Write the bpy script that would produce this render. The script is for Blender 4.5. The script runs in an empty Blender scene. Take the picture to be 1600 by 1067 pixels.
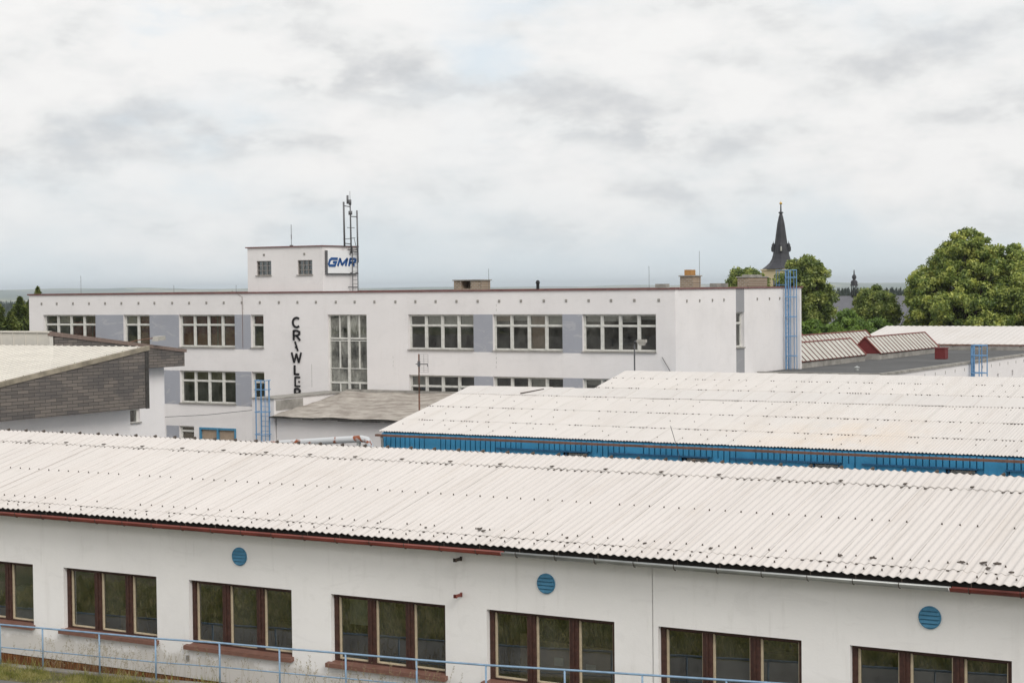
import bpy, math, random
import numpy as np
from mathutils import Vector, Matrix
random.seed(7); rng = np.random.default_rng(7)
S = bpy.context.scene
COL = S.collection
PI = math.pi

# ------------------------------------------------------------------ camera
F = 2800.0; TH = math.radians(31.1); PT = math.atan(85.6 / F); RO = 0.0105
look = Vector((-math.sin(TH) * math.cos(PT), math.cos(TH) * math.cos(PT), -math.sin(PT)))
Rv = Vector((math.cos(TH), math.sin(TH), 0)); Uv = Rv.cross(look)
U2 = Uv * math.cos(RO) + Rv * math.sin(RO); R2 = Rv * math.cos(RO) - Uv * math.sin(RO)
cd = bpy.data.cameras.new('camera'); cam = bpy.data.objects.new('camera', cd); COL.objects.link(cam)
m = Matrix((R2, U2, -look)).transposed().to_4x4(); cam.matrix_world = m
cd.sensor_width = 36; cd.lens = F / 1600 * 36; cd.clip_start = 0.5; cd.clip_end = 80000
S.camera = cam
# ------------------------------------------------------------------ sky and light
SUN_AZ = Vector((0.84, -0.54, 0)).normalized(); SUN_EL = math.radians(38)
w = bpy.data.worlds.new('World'); S.world = w; w.use_nodes = True
nt = w.node_tree; N = nt.nodes; Lk = nt.links; N.clear()
def nn(t, **k):
    n = N.new(t)
    for a, b in k.items(): setattr(n, a, b)
    return n
def mth(op, a, b=None, c=None, clamp=False):
    n = N.new('ShaderNodeMath'); n.operation = op; n.use_clamp = clamp
    for i, v in enumerate((a, b, c)):
        if v is None: continue
        if isinstance(v, (int, float)): n.inputs[i].default_value = v
        else: Lk.new(v, n.inputs[i])
    return n.outputs[0]
def mixc(f, a, b):
    n = N.new('ShaderNodeMix'); n.data_type = 'RGBA'
    for i, v in ((0, f), (6, a), (7, b)):
        if isinstance(v, (int, float)): n.inputs[i].default_value = v
        elif isinstance(v, tuple): n.inputs[i].default_value = (*v, 1)
        else: Lk.new(v, n.inputs[i])
    return n.outputs[2]
def ramp(v, pts):
    n = N.new('ShaderNodeValToRGB'); Lk.new(v, n.inputs[0]); e = n.color_ramp.elements
    while len(e) > 1: e.remove(e[-1])
    e[0].position = pts[0][0]; e[0].color = (*pts[0][1], 1) if isinstance(pts[0][1], tuple) else (pts[0][1],) * 3 + (1,)
    for p, c in pts[1:]:
        x = e.new(p); x.color = (*c, 1) if isinstance(c, tuple) else (c, c, c, 1)
    return n.outputs[0]
sky = nn('ShaderNodeTexSky', sky_type='NISHITA', sun_disc=False)
sky.sun_elevation = SUN_EL; sky.sun_rotation = math.atan2(SUN_AZ.x, SUN_AZ.y); sky.altitude = 500; sky.dust_density = 2.5
tc = nn('ShaderNodeTexCoord'); sp = nn('ShaderNodeSeparateXYZ'); Lk.new(tc.outputs['Generated'], sp.inputs[0])
z = mth('MAXIMUM', sp.outputs[2], 0.0)
den = mth('ADD', z, 0.36)
cb = nn('ShaderNodeCombineXYZ')
Lk.new(sp.outputs[0], cb.inputs[0]); Lk.new(sp.outputs[1], cb.inputs[1]); Lk.new(mth('MULTIPLY', sp.outputs[2], 2.1), cb.inputs[2])
def cloud(scale, detail, rough, dist, off, k=0.0):
    vs = nn('ShaderNodeVectorMath', operation='ADD'); Lk.new(cb.outputs[0], vs.inputs[0]); vs.inputs[1].default_value = (0, 0, k)
    mp = nn('ShaderNodeMapping'); Lk.new(vs.outputs[0], mp.inputs[0]); mp.inputs['Location'].default_value = off
    mp.inputs['Rotation'].default_value = (0, 0, -TH)
    t = nn('ShaderNodeTexNoise'); Lk.new(mp.outputs[0], t.inputs['Vector'])
    t.inputs['Scale'].default_value = scale; t.inputs['Detail'].default_value = detail
    t.inputs['Roughness'].default_value = rough; t.inputs['Distortion'].default_value = dist
    return t.outputs['Fac']
nb = cloud(8.0, 10, 0.55, 0.15, (3.1, 0.6, 0)); nw = cloud(17.0, 10, 0.58, 0.1, (1.3, 5.2, 0)); ns = cloud(6.0, 5, 0.5, 0.2, (7.7, 2.1, 0))
relief = mth('SUBTRACT', cloud(12.0, 12, 0.56, 0.15, (4.4, 1.6, 0), -0.016), cloud(12.0, 12, 0.56, 0.15, (4.4, 1.6, 0), 0.016))
az = mth('ADD', mth('ARCTAN2', sp.outputs[0], sp.outputs[1]), TH); el = mth('ARCSINE', sp.outputs[2])
azd = mth('ADD', az, mth('MULTIPLY', mth('SUBTRACT', nb, 0.5), 0.16)); eld = mth('ADD', el, mth('MULTIPLY', mth('SUBTRACT', nw, 0.5), 0.07))
def bank(x, y, rx, ry, k):
    a0, e0 = (x - 800) / F, (447 - y) / F
    u = mth('DIVIDE', mth('SUBTRACT', azd, a0), rx / F); v = mth('DIVIDE', mth('SUBTRACT', eld, e0), ry / F)
    return mth('MULTIPLY', mth('EXPONENT', mth('MULTIPLY', mth('ADD', mth('POWER', u, 2.0), mth('POWER', v, 2.0)), -1.0)), k)
body = mth('MULTIPLY_ADD', mth('SUBTRACT', mth('ADD', mth('MULTIPLY', nb, 0.5), mth('MULTIPLY', nw, 0.5)), 0.5), 1.30, 0.548)
body = mth('ADD', body, mth('MULTIPLY', relief, 0.95))
for bb in ((470, 70, 230, 62, 0.12), (540, 146, 190, 26, -0.12), (330, 120, 90, 40, -0.06), (930, 238, 150, 20, -0.14), (1010, 190, 200, 30, 0.07), (480, 222, 170, 16, -0.09), (1200, 100, 300, 70, 0.06), (150, 160, 170, 40, 0.05), (620, 300, 260, 22, 0.06), (1300, 215, 200, 18, -0.05), (250, 270, 200, 20, 0.05)):
    body = mth('ADD', body, bank(*bb))
gap = mth('ADD', mth('ADD', bank(755, 85, 60, 42, 1.0), bank(300, 42, 60, 16, 0.5)), bank(860, 12, 90, 22, 0.7))
ccol = ramp(body, [(0.20, (0.61, 0.625, 0.64)), (0.34, (0.69, 0.70, 0.71)), (0.44, (0.77, 0.775, 0.775)), (0.52, (0.84, 0.845, 0.84)), (0.60, (0.88, 0.875, 0.868)), (0.68, (0.905, 0.90, 0.89))])
cov = mth('SUBTRACT', ramp(ns, [(0.26, 0.5), (0.36, 0.9), (0.46, 1.0)]), mth('MULTIPLY', gap, 0.55), None, True)
blue = mixc(0.75, sky.outputs[0], (7.0, 8.2, 9.2))
bl = nn('ShaderNodeVectorMath', operation='SCALE'); Lk.new(blue, bl.inputs[0]); bl.inputs['Scale'].default_value = 0.10
c1 = mixc(cov, bl.outputs[0], ccol)
hz = mth('ADD', z, mth('MULTIPLY', mth('SUBTRACT', nb, 0.5), 0.10))
hf = ramp(hz, [(0.0, 1.0), (0.018, 0.75), (0.04, 0.25), (0.07, 0.0)])
c2 = mixc(hf, c1, (0.70, 0.775, 0.815))
# overcast dome: brighter towards the zenith
gain = mth('MULTIPLY_ADD', mth('POWER', z, 1.2), 0.35, 1.0)
sc = nn('ShaderNodeVectorMath', operation='SCALE'); Lk.new(c2, sc.inputs[0]); Lk.new(gain, sc.inputs['Scale'])
bg = nn('ShaderNodeBackground'); Lk.new(sc.outputs[0], bg.inputs[0]); bg.inputs[1].default_value = 1.0
ow = nn('ShaderNodeOutputWorld'); Lk.new(bg.outputs[0], ow.inputs[0])
sd = bpy.data.lights.new('sun', 'SUN'); sd.energy = 1.6; sd.angle = math.radians(28); sd.color = (1.0, 0.96, 0.91)
so = bpy.data.objects.new('sun', sd); COL.objects.link(so)
so.rotation_euler = (-(SUN_AZ * math.cos(SUN_EL) + Vector((0, 0, math.sin(SUN_EL))))).to_track_quat('-Z', 'Y').to_euler()
S.view_settings.view_transform = 'Standard'; S.view_settings.look = 'None'
S.view_settings.exposure = 0.0; S.view_settings.gamma = 1.0; S.view_settings.use_curve_mapping = False
S.cycles.max_bounces = 8; S.cycles.transparent_max_bounces = 16

# ------------------------------------------------------------------ materials
class MT:
    def __init__(s, name):
        s.m = bpy.data.materials.new(name); s.m.use_nodes = True; s.t = s.m.node_tree; s.n = s.t.nodes; s.l = s.t.links
        s.b = s.n['Principled BSDF']; s.c = s.n.new('ShaderNodeTexCoord')
    def set(s, i, v):
        if hasattr(v, 'links'): s.l.new(v, i)
        elif isinstance(v, tuple) and len(v) == 3 and i.type == 'RGBA': i.default_value = (*v, 1)
        else: i.default_value = v
    def coord(s, scale=(1, 1, 1)):
        mp = s.n.new('ShaderNodeMapping'); s.l.new(s.c.outputs['Object'], mp.inputs[0]); mp.inputs['Scale'].default_value = scale
        return mp.outputs[0]
    def noise(s, scale, detail=4, rough=0.55, st=(1, 1, 1), dist=0):
        t = s.n.new('ShaderNodeTexNoise'); s.l.new(s.coord(st), t.inputs['Vector'])
        t.inputs['Scale'].default_value = scale; t.inputs['Detail'].default_value = detail
        t.inputs['Roughness'].default_value = rough; t.inputs['Distortion'].default_value = dist
        return t.outputs['Fac']
    def ramp(s, v, pts):
        n = s.n.new('ShaderNodeValToRGB'); s.l.new(v, n.inputs[0]); e = n.color_ramp.elements
        while len(e) > 1: e.remove(e[-1])
        f = lambda c: (*c, 1) if isinstance(c, tuple) else (c, c, c, 1)
        e[0].position = pts[0][0]; e[0].color = f(pts[0][1])
        for p, c in pts[1:]: x = e.new(p); x.color = f(c)
        return n.outputs[0]
    def mix(s, f, a, b, mode='MIX'):
        n = s.n.new('ShaderNodeMix'); n.data_type = 'RGBA'; n.blend_type = mode
        s.set(n.inputs[0], f); s.set(n.inputs[6], a); s.set(n.inputs[7], b); return n.outputs[2]
    def math(s, op, a, b=0.0, c=0.0):
        n = s.n.new('ShaderNodeMath'); n.operation = op
        s.set(n.inputs[0], a); s.set(n.inputs[1], b); s.set(n.inputs[2], c); return n.outputs[0]
    def xyz(s):
        n = s.n.new('ShaderNodeSeparateXYZ'); s.l.new(s.c.outputs['Object'], n.inputs[0]); return n.outputs
    def bump(s, h, strength=0.3, dist=0.02):
        n = s.n.new('ShaderNodeBump'); s.l.new(h, n.inputs['Height']); n.inputs['Strength'].default_value = strength
        n.inputs['Distance'].default_value = dist; s.l.new(n.outputs[0], s.b.inputs['Normal'])
    def out(s, col, rough=0.8, spec=0.3, metal=0.0):
        s.set(s.b.inputs['Base Color'], col); s.set(s.b.inputs['Roughness'], rough)
        s.b.inputs['Specular IOR Level'].default_value = spec; s.b.inputs['Metallic'].default_value = metal
        return s.m
def plain(name, c, rough=0.75, spec=0.3, metal=0.0, var=0.12, scale=6.0):
    a = MT(name); n = a.noise(scale, 5, 0.6)
    d = tuple(x * (1 - var) for x in c); l = tuple(min(1, x * (1 + var)) for x in c)
    return a.out(a.ramp(n, [(0.3, d), (0.7, l)]), rough, spec, metal)
def stucco(name, c, stain=0.5, base=None):
    a = MT(name)
    big = a.noise(0.35, 5, 0.6); fine = a.noise(30, 3, 0.7); drip = a.noise(2.2, 6, 0.65, (1, 1, 0.12)); 
    col = a.ramp(big, [(0.3, tuple(x * 0.94 for x in c)), (0.5, c), (0.72, tuple(min(1, x * 1.04) for x in c))])
    st = a.ramp(drip, [(0.56, 0.0), (0.75, 1.0)])
    col = a.mix(a.math('MULTIPLY', st, 0.16 * stain), col, (0.42, 0.38, 0.34))
    patch = a.noise(1.1, 3, 0.7, (0.6, 0.6, 1.6), 1.2)
    col = a.mix(a.ramp(patch, [(0.58, 0.0), (0.62, 0.10 + 0.14 * (stain == 1.0))]), col, (0.60, 0.58, 0.56))
    col = a.mix(a.ramp(fine, [(0.3, 0.05), (0.7, 0.0)]), col, (0.3, 0.3, 0.3))
    h = a.math('ADD', a.math('MULTIPLY', fine, 0.5), a.math('MULTIPLY', a.noise(3, 3), 1.5))
    if base is not None:
        up = a.math('SUBTRACT', a.xyz()[2], base); g = a.math('ADD', up, a.math('MULTIPLY', a.noise(1.7, 6, 0.7), -0.9))
        col = a.mix(a.ramp(g, [(0.0, 0.38), (0.12, 0.0)]), col, (0.36, 0.32, 0.25))
    thin = a.ramp(a.noise(2.6, 5, 0.6, (2.2, 2.2, 0.30)), [(0.60, 0.0), (0.78, 0.14 * stain)])
    col = a.mix(thin, col, (0.36, 0.33, 0.29))
    a.bump(h, 0.25, 0.02); return a.out(col, 0.92, 0.15)
def sheetmat(name, c, sheet, x0, dirt=1.0, extra=None):
    a = MT(name); X = a.xyz()
    f = a.math('FRACT', a.math('DIVIDE', a.math('SUBTRACT', X[0], x0), sheet))
    edge = a.math('LESS_THAN', a.math('ABSOLUTE', a.math('SUBTRACT', f, 0.985)), 0.013)
    run = a.noise(0.9, 4, 0.7, (6, 0.6, 0.6)); run = a.ramp(run, [(0.42, 0.0), (0.60, 1.0)])
    big = a.noise(0.25, 5, 0.6); sp_ = a.noise(9, 6, 0.75, (1, 0.35, 0.35))
    pp = a.math('DIVIDE', a.math('SUBTRACT', X[0], x0), sheet)
    wn = a.n.new('ShaderNodeTexWhiteNoise'); wn.noise_dimensions = '1D'; a.l.new(a.math('FLOOR', pp), wn.inputs['W'])
    col = a.ramp(big, [(0.3, tuple(x * 0.95 for x in c)), (0.7, c)])
    col = a.mix(a.math('MULTIPLY', wn.outputs[0], 0.10), col, tuple(x * 0.78 for x in c))
    col = a.mix(a.math('MULTIPLY', a.math('MULTIPLY', edge, run), 0.55 * dirt), col, (0.20, 0.18, 0.16))
    col = a.mix(a.ramp(sp_, [(0.66, 0.0), (0.80, 0.35 * dirt)]), col, (0.32, 0.29, 0.26))
    smear = a.ramp(a.noise(0.5, 6, 0.7, (1.6, 0.35, 0.35), 0.6), [(0.50, 0.0), (0.70, 0.20)])
    col = a.mix(smear, col, (0.42, 0.36, 0.30))
    rn = a.ramp(a.noise(1.3, 5, 0.65, (5, 0.25, 0.25)), [(0.54, 0.0), (0.68, 0.16 * dirt)])
    col = a.mix(rn, col, (0.30, 0.27, 0.24))
    if extra:
        px_ = a.math('DIVIDE', a.math('SUBTRACT', X[0], extra[0]), extra[2]); py_ = a.math('DIVIDE', a.math('SUBTRACT', X[1], extra[1]), extra[3])
        g = a.math('EXPONENT', a.math('MULTIPLY', a.math('ADD', a.math('MULTIPLY', px_, px_), a.math('MULTIPLY', py_, py_)), -1.0))
        col = a.mix(a.math('MULTIPLY', g, a.ramp(a.noise(0.7, 4), [(0.35, 0.0), (0.65, 0.45)])), col, (0.62, 0.47, 0.32))
    a.bump(a.noise(40, 2), 0.08, 0.01); return a.out(col, 0.75, 0.25)
M = {}
M['roof'] = sheetmat('white_painted_sheet', (0.63, 0.59, 0.56), 0.708, 0.0)
M['roof_fine'] = sheetmat('white_painted_fine_sheet', (0.62, 0.588, 0.56), 1.04, 0.0, 0.5, (-23.2 + 25, 61.5 - 74, 3.2, 2.2))
M['wall'] = stucco('white_stucco', (0.78, 0.75, 0.74))
M['wall_front'] = stucco('off_white_stucco', (0.87, 0.85, 0.83), 1.01, 0.77)
M['grey_paint'] = stucco('grey_blue_paint', (0.345, 0.355, 0.395), 1.0)
M['grey_strip'] = stucco('grey_paint', (0.30, 0.30, 0.31), 0.6)
M['coping'] = plain('red_brown_flashing', (0.17, 0.075, 0.07), 0.6, 0.4, 0, 0.3, 3)
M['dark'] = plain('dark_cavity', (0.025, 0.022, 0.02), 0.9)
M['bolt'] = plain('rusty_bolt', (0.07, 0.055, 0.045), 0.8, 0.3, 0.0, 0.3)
M['wood'] = plain('brown_frame_paint', (0.058, 0.025, 0.018), 0.6, 0.35, 0, 0.35, 12)
M['cream'] = plain('cream_sash', (0.56, 0.47, 0.33), 0.6, 0.35, 0, 0.15)
M['sill'] = plain('brown_sill_sheet', (0.19, 0.095, 0.07), 0.55, 0.35, 0, 0.15)
M['white_frame'] = plain('white_frame_paint', (0.62, 0.61, 0.57), 0.6, 0.35, 0, 0.14, 4)
M['red_gutter'] = plain('red_brown_gutter', (0.19, 0.045, 0.032), 0.45, 0.4, 0, 0.35, 1.2)
M['zinc'] = plain('galvanised_gutter', (0.36, 0.37, 0.36), 0.4, 0.5, 0.6, 0.2, 2)
M['rusty'] = plain('rusty_steel', (0.16, 0.085, 0.06), 0.8, 0.3, 0, 0.35, 4)
M['blue_wall'] = plain('blue_sheet_cladding', (0.045, 0.27, 0.49), 0.55, 0.35, 0, 0.16, 0.8)
M['blue_dark'] = plain('blue_window_sill', (0.03, 0.13, 0.26), 0.55)
M['blue'] = plain('blue_ladder_paint', (0.13, 0.27, 0.46), 0.5, 0.4, 0, 0.15, 3)
M['rail_blue'] = plain('pale_blue_rail_paint', (0.24, 0.36, 0.50), 0.45, 0.4, 0, 0.2, 5)
M['vent_blue'] = plain('vent_blue_paint', (0.06, 0.22, 0.36), 0.5, 0.4, 0, 0.15, 5)
M['steel'] = plain('dark_galvanised_steel', (0.13, 0.13, 0.135), 0.5, 0.4, 0.3, 0.15)
M['sign_white'] = plain('sign_board_white', (0.80, 0.80, 0.80), 0.5, 0.4, 0, 0.03)
M['sign_blue'] = plain('sign_blue', (0.006, 0.07, 0.24), 0.5, 0.4, 0, 0.03)
M['bars'] = plain('grey_window_bars', (0.26, 0.23, 0.21), 0.7)
M['black'] = plain('black_letter_paint', (0.014, 0.013, 0.014), 0.6)
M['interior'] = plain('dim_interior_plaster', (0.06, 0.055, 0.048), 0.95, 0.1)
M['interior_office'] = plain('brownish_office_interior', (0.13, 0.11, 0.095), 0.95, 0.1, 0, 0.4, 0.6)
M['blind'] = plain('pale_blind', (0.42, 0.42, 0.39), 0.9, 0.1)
M['maroon'] = plain('maroon_sheet', (0.16, 0.05, 0.045), 0.9, 0.1)
M['card'] = plain('brown_board', (0.36, 0.28, 0.21), 0.9, 0.1)
M['concrete'] = plain('weathered_concrete', (0.30, 0.285, 0.26), 0.95, 0.1, 0, 0.3, 1.5)
M['dark_sheet'] = plain('dark_tar_edge', (0.06, 0.056, 0.052), 0.9, 0.15, 0, 0.3)
M['sand'] = plain('cream_render', (0.55, 0.46, 0.30), 0.9, 0.1, 0, 0.06)
M['slate'] = plain('slate_grey_roof', (0.13, 0.13, 0.145), 0.7, 0.3, 0, 0.12, 2)
M['spire'] = plain('dark_spire_sheet', (0.04, 0.04, 0.047), 0.6, 0.3, 0.0, 0.3, 0.6)
M['gold'] = plain('gilded_metal', (0.60, 0.38, 0.10), 0.35, 0.5, 0.8, 0.05)
M['clay'] = plain('orange_chimney_clay', (0.38, 0.20, 0.07), 0.8)
M['cream_panel'] = plain('cream_metal_panel', (0.64, 0.605, 0.54), 0.6, 0.3, 0, 0.08, 1)
M['red_tile'] = plain('red_clay_tile', (0.36, 0.13, 0.09), 0.85)
M['mossy'] = plain('mossy_verge_sheet', (0.27, 0.235, 0.18), 0.8, 0.2, 0, 0.4, 1.5)
M['brown_flash'] = plain('brown_verge_sheet', (0.20, 0.145, 0.12), 0.6, 0.35, 0, 0.2)
M['red_door'] = plain('dark_red_door_paint', (0.15, 0.025, 0.025), 0.6)
M['lamp'] = plain('grey_lamp_housing', (0.38, 0.36, 0.32), 0.5)
M['bark'] = plain('bark', (0.09, 0.07, 0.05), 0.95, 0.1, 0, 0.3)
def glass(name, tint, mult, dirt):
    a = MT(name); a.n.remove(a.b)
    tr = a.n.new('ShaderNodeBsdfTransparent'); tr.inputs[0].default_value = (*tint, 1)
    gl = a.n.new('ShaderNodeBsdfGlossy'); gl.inputs['Roughness'].default_value = 0.015; gl.inputs[0].default_value = (0.95, 0.97, 0.95, 1)
    fr = a.n.new('ShaderNodeFresnel'); fr.inputs[0].default_value = 1.6
    bp = a.n.new('ShaderNodeBump'); a.l.new(a.noise(1.2, 2), bp.inputs['Height']); bp.inputs['Strength'].default_value = 0.06; bp.inputs['Distance'].default_value = 0.05
    a.l.new(bp.outputs[0], gl.inputs['Normal'])
    df = a.n.new('ShaderNodeBsdfDiffuse'); df.inputs[0].default_value = (0.45, 0.45, 0.40, 1)
    streak = a.ramp(a.noise(7, 4, 0.6, (5, 1, 0.5)), [(0.70, 0.0), (0.76, 0.5)])
    film = a.ramp(a.noise(1.6, 5, 0.7, (1, 1, 0.5)), [(0.35, 0.0), (0.65, dirt * 1.6)])
    m1 = a.n.new('ShaderNodeMixShader'); a.l.new(a.math('ADD', film, a.math('MULTIPLY', streak, dirt * 2)), m1.inputs[0]); a.l.new(tr.outputs[0], m1.inputs[1]); a.l.new(df.outputs[0], m1.inputs[2])
    m2 = a.n.new('ShaderNodeMixShader'); a.l.new(a.math('MINIMUM', a.math('MULTIPLY', fr.outputs[0], mult), 0.9), m2.inputs[0]); a.l.new(m1.outputs[0], m2.inputs[1]); a.l.new(gl.outputs[0], m2.inputs[2])
    a.l.new(m2.outputs[0], a.n['Material Output'].inputs[0]); return a.m
M['glass'] = glass('old_window_glass', (0.62, 0.65, 0.58), 3.2, 0.06)
M['glass_dusty'] = glass('dusty_stair_glass', (0.70, 0.70, 0.68), 1.3, 0.42)
M['glass_far'] = glass('office_window_glass', (0.80, 0.80, 0.78), 1.3, 0.08)
def brick():
    a = MT('old_brick'); t = a.n.new('ShaderNodeTexBrick')
    mp = a.n.new('ShaderNodeMapping'); a.l.new(a.c.outputs['Object'], mp.inputs[0]); mp.inputs['Rotation'].default_value = (PI / 2, 0, 0)
    a.l.new(mp.outputs[0], t.inputs[0]); t.inputs['Scale'].default_value = 1
    t.inputs['Color1'].default_value = (0.34, 0.25, 0.175, 1); t.inputs['Color2'].default_value = (0.21, 0.155, 0.11, 1); t.inputs['Mortar'].default_value = (0.42, 0.39, 0.34, 1)
    t.inputs['Brick Width'].default_value = 0.26; t.inputs['Row Height'].default_value = 0.11; t.inputs['Mortar Size'].default_value = 0.013
    return a.out(a.mix(a.ramp(a.noise(2, 4), [(0.5, 0.0), (0.75, 0.3)]), t.outputs[0], (0.36, 0.32, 0.27)), 0.9, 0.15)
M['brick'] = brick()
def shingles():
    a = MT('grey_brown_shingle'); t = a.n.new('ShaderNodeTexBrick')
    X = a.xyz(); cbn = a.n.new('ShaderNodeCombineXYZ'); a.l.new(X[1], cbn.inputs[0]); a.l.new(X[2], cbn.inputs[1])
    a.l.new(cbn.outputs[0], t.inputs[0]); t.inputs['Scale'].default_value = 1
    t.inputs['Color1'].default_value = (0.19, 0.165, 0.145, 1); t.inputs['Color2'].default_value = (0.12, 0.108, 0.10, 1); t.inputs['Mortar'].default_value = (0.05, 0.046, 0.043, 1)
    t.inputs['Brick Width'].default_value = 0.62; t.inputs['Row Height'].default_value = 0.145; t.inputs['Mortar Size'].default_value = 0.011; t.inputs['Bias'].default_value = -0.1
    pt = a.noise(0.55, 2, 0.4, (1, 1, 1.5))
    col = a.mix(a.ramp(pt, [(0.50, 0.0), (0.56, 0.30)]), t.outputs[0], (0.065, 0.065, 0.070))
    a.bump(t.outputs['Fac'], 0.4, 0.02); return a.out(col, 0.9, 0.15)
M['shingle'] = shingles()
def skylight_mat():
    a = MT('translucent_ribbed_panel')
    n = a.noise(0.7, 4, 0.6)
    return a.out(a.ramp(n, [(0.3, (0.44, 0.43, 0.38)), (0.7, (0.55, 0.54, 0.49))]), 0.6, 0.3)
M['skylight'] = skylight_mat()
def tar(name, c1, c2, sc=0.35):
    a = MT(name); n = a.noise(sc, 6, 0.65, (1, 1.8, 1)); r = a.noise(1.1, 5, 0.7, (0.35, 2.2, 1), 1.5)
    col = a.ramp(n, [(0.3, c1), (0.7, c2)])
    col = a.mix(a.ramp(r, [(0.60, 0.0), (0.68, 0.55)]), col, tuple(x * 0.35 for x in c1))
    a.bump(r, 0.5, 0.05); return a.out(col, 0.95, 0.1)
M['tar_pale'] = tar('dusty_roofing_felt', (0.22, 0.19, 0.165), (0.50, 0.46, 0.41), 0.9)
M['asphalt'] = tar('worn_asphalt', (0.14, 0.135, 0.13), (0.20, 0.195, 0.185), 0.3)
M['tar_dark'] = tar('dark_roofing_felt', (0.085, 0.085, 0.085), (0.13, 0.13, 0.13), 0.12)
def rustpipe():
    a = MT('white_pipe_with_rust'); n = a.noise(1.1, 4, 0.6, (1, 1, 1), 0.4)
    return a.out(a.mix(a.ramp(n, [(0.56, 0.0), (0.59, 1.0)]), (0.55, 0.56, 0.57), (0.27, 0.08, 0.035)), 0.7)
M['pipe'] = rustpipe()
def ground_mat():
    a = MT('countryside'); v = a.n.new('ShaderNodeTexVoronoi'); a.l.new(a.coord((0.0016, 0.0016, 0)), v.inputs['Vector']); v.inputs['Scale'].default_value = 1
    sepc = a.n.new('ShaderNodeSeparateColor'); a.l.new(v.outputs['Color'], sepc.inputs[0])
    col = a.ramp(sepc.outputs[0], [(0.0, (0.035, 0.06, 0.03)), (0.35, (0.05, 0.085, 0.035)), (0.6, (0.13, 0.17, 0.06)), (0.8, (0.30, 0.27, 0.13))])
    n = a.noise(0.02, 5); g = a.ramp(a.noise(0.004, 4), [(0.50, 0.0), (0.54, 0.8)])
    col = a.mix(g, col, (0.022, 0.040, 0.022))
    return a.out(col, 0.95, 0.1)
M['ground'] = ground_mat()
def yard_mat():
    a = MT('worn_yard_soil'); n = a.noise(0.8, 6, 0.65); f = a.noise(14, 4, 0.7)
    col = a.ramp(n, [(0.35, (0.055, 0.075, 0.025)), (0.5, (0.12, 0.12, 0.05)), (0.62, (0.17, 0.14, 0.095))])
    col = a.mix(a.ramp(f, [(0.4, 0.0), (0.7, 0.5)]), col, (0.22, 0.19, 0.13)); a.bump(f, 0.6, 0.04)
    return a.out(col, 0.95, 0.1)
M['yard'] = yard_mat()
def leafmat(name, dark, mid, light, sc=0.9):
    a = MT(name); a.n.remove(a.b)
    n = a.noise(sc, 3, 0.6); n2 = a.noise(6, 2, 0.6)
    f = a.math('ADD', a.math('MULTIPLY', n, 0.7), a.math('MULTIPLY', n2, 0.3))
    col = a.ramp(f, [(0.36, dark), (0.5, mid), (0.63, light)])
    d = a.n.new('ShaderNodeBsdfDiffuse'); a.l.new(col, d.inputs[0]); tl = a.n.new('ShaderNodeBsdfTranslucent'); a.l.new(col, tl.inputs[0])
    g = a.n.new('ShaderNodeBsdfGlossy'); g.inputs['Roughness'].default_value = 0.45; g.inputs[0].default_value = (0.6, 0.6, 0.55, 1)
    ms = a.n.new('ShaderNodeMixShader'); ms.inputs[0].default_value = 0.3; a.l.new(d.outputs[0], ms.inputs[1]); a.l.new(tl.outputs[0], ms.inputs[2])
    m2 = a.n.new('ShaderNodeMixShader'); m2.inputs[0].default_value = 0.05; a.l.new(ms.outputs[0], m2.inputs[1]); a.l.new(g.outputs[0], m2.inputs[2])
    a.l.new(m2.outputs[0], a.n['Material Output'].inputs[0]); return a.m
M['leaf_a'] = leafmat('lime_leaves', (0.06, 0.11, 0.025), (0.23, 0.29, 0.06), (0.58, 0.60, 0.15))
M['leaf_b'] = leafmat('chestnut_leaves', (0.06, 0.10, 0.025), (0.17, 0.22, 0.05), (0.42, 0.46, 0.12))
M['leaf_c'] = leafmat('shrub_leaves', (0.06, 0.11, 0.02), (0.12, 0.20, 0.035), (0.20, 0.30, 0.05))
M['leaf_d'] = leafmat('conifer_needles', (0.06, 0.095, 0.025), (0.15, 0.19, 0.05), (0.34, 0.37, 0.10))
M['grass_a'] = leafmat('grass_blades', (0.11, 0.14, 0.025), (0.28, 0.27, 0.07), (0.50, 0.43, 0.20), 2)
M['dry'] = leafmat('dry_grass_stems', (0.26, 0.21, 0.12), (0.36, 0.30, 0.18), (0.45, 0.38, 0.24), 2)
M['far_wood'] = leafmat('far_conifer_wood', (0.02, 0.034, 0.018), (0.026, 0.042, 0.022), (0.034, 0.052, 0.026), 0.05)

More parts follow.
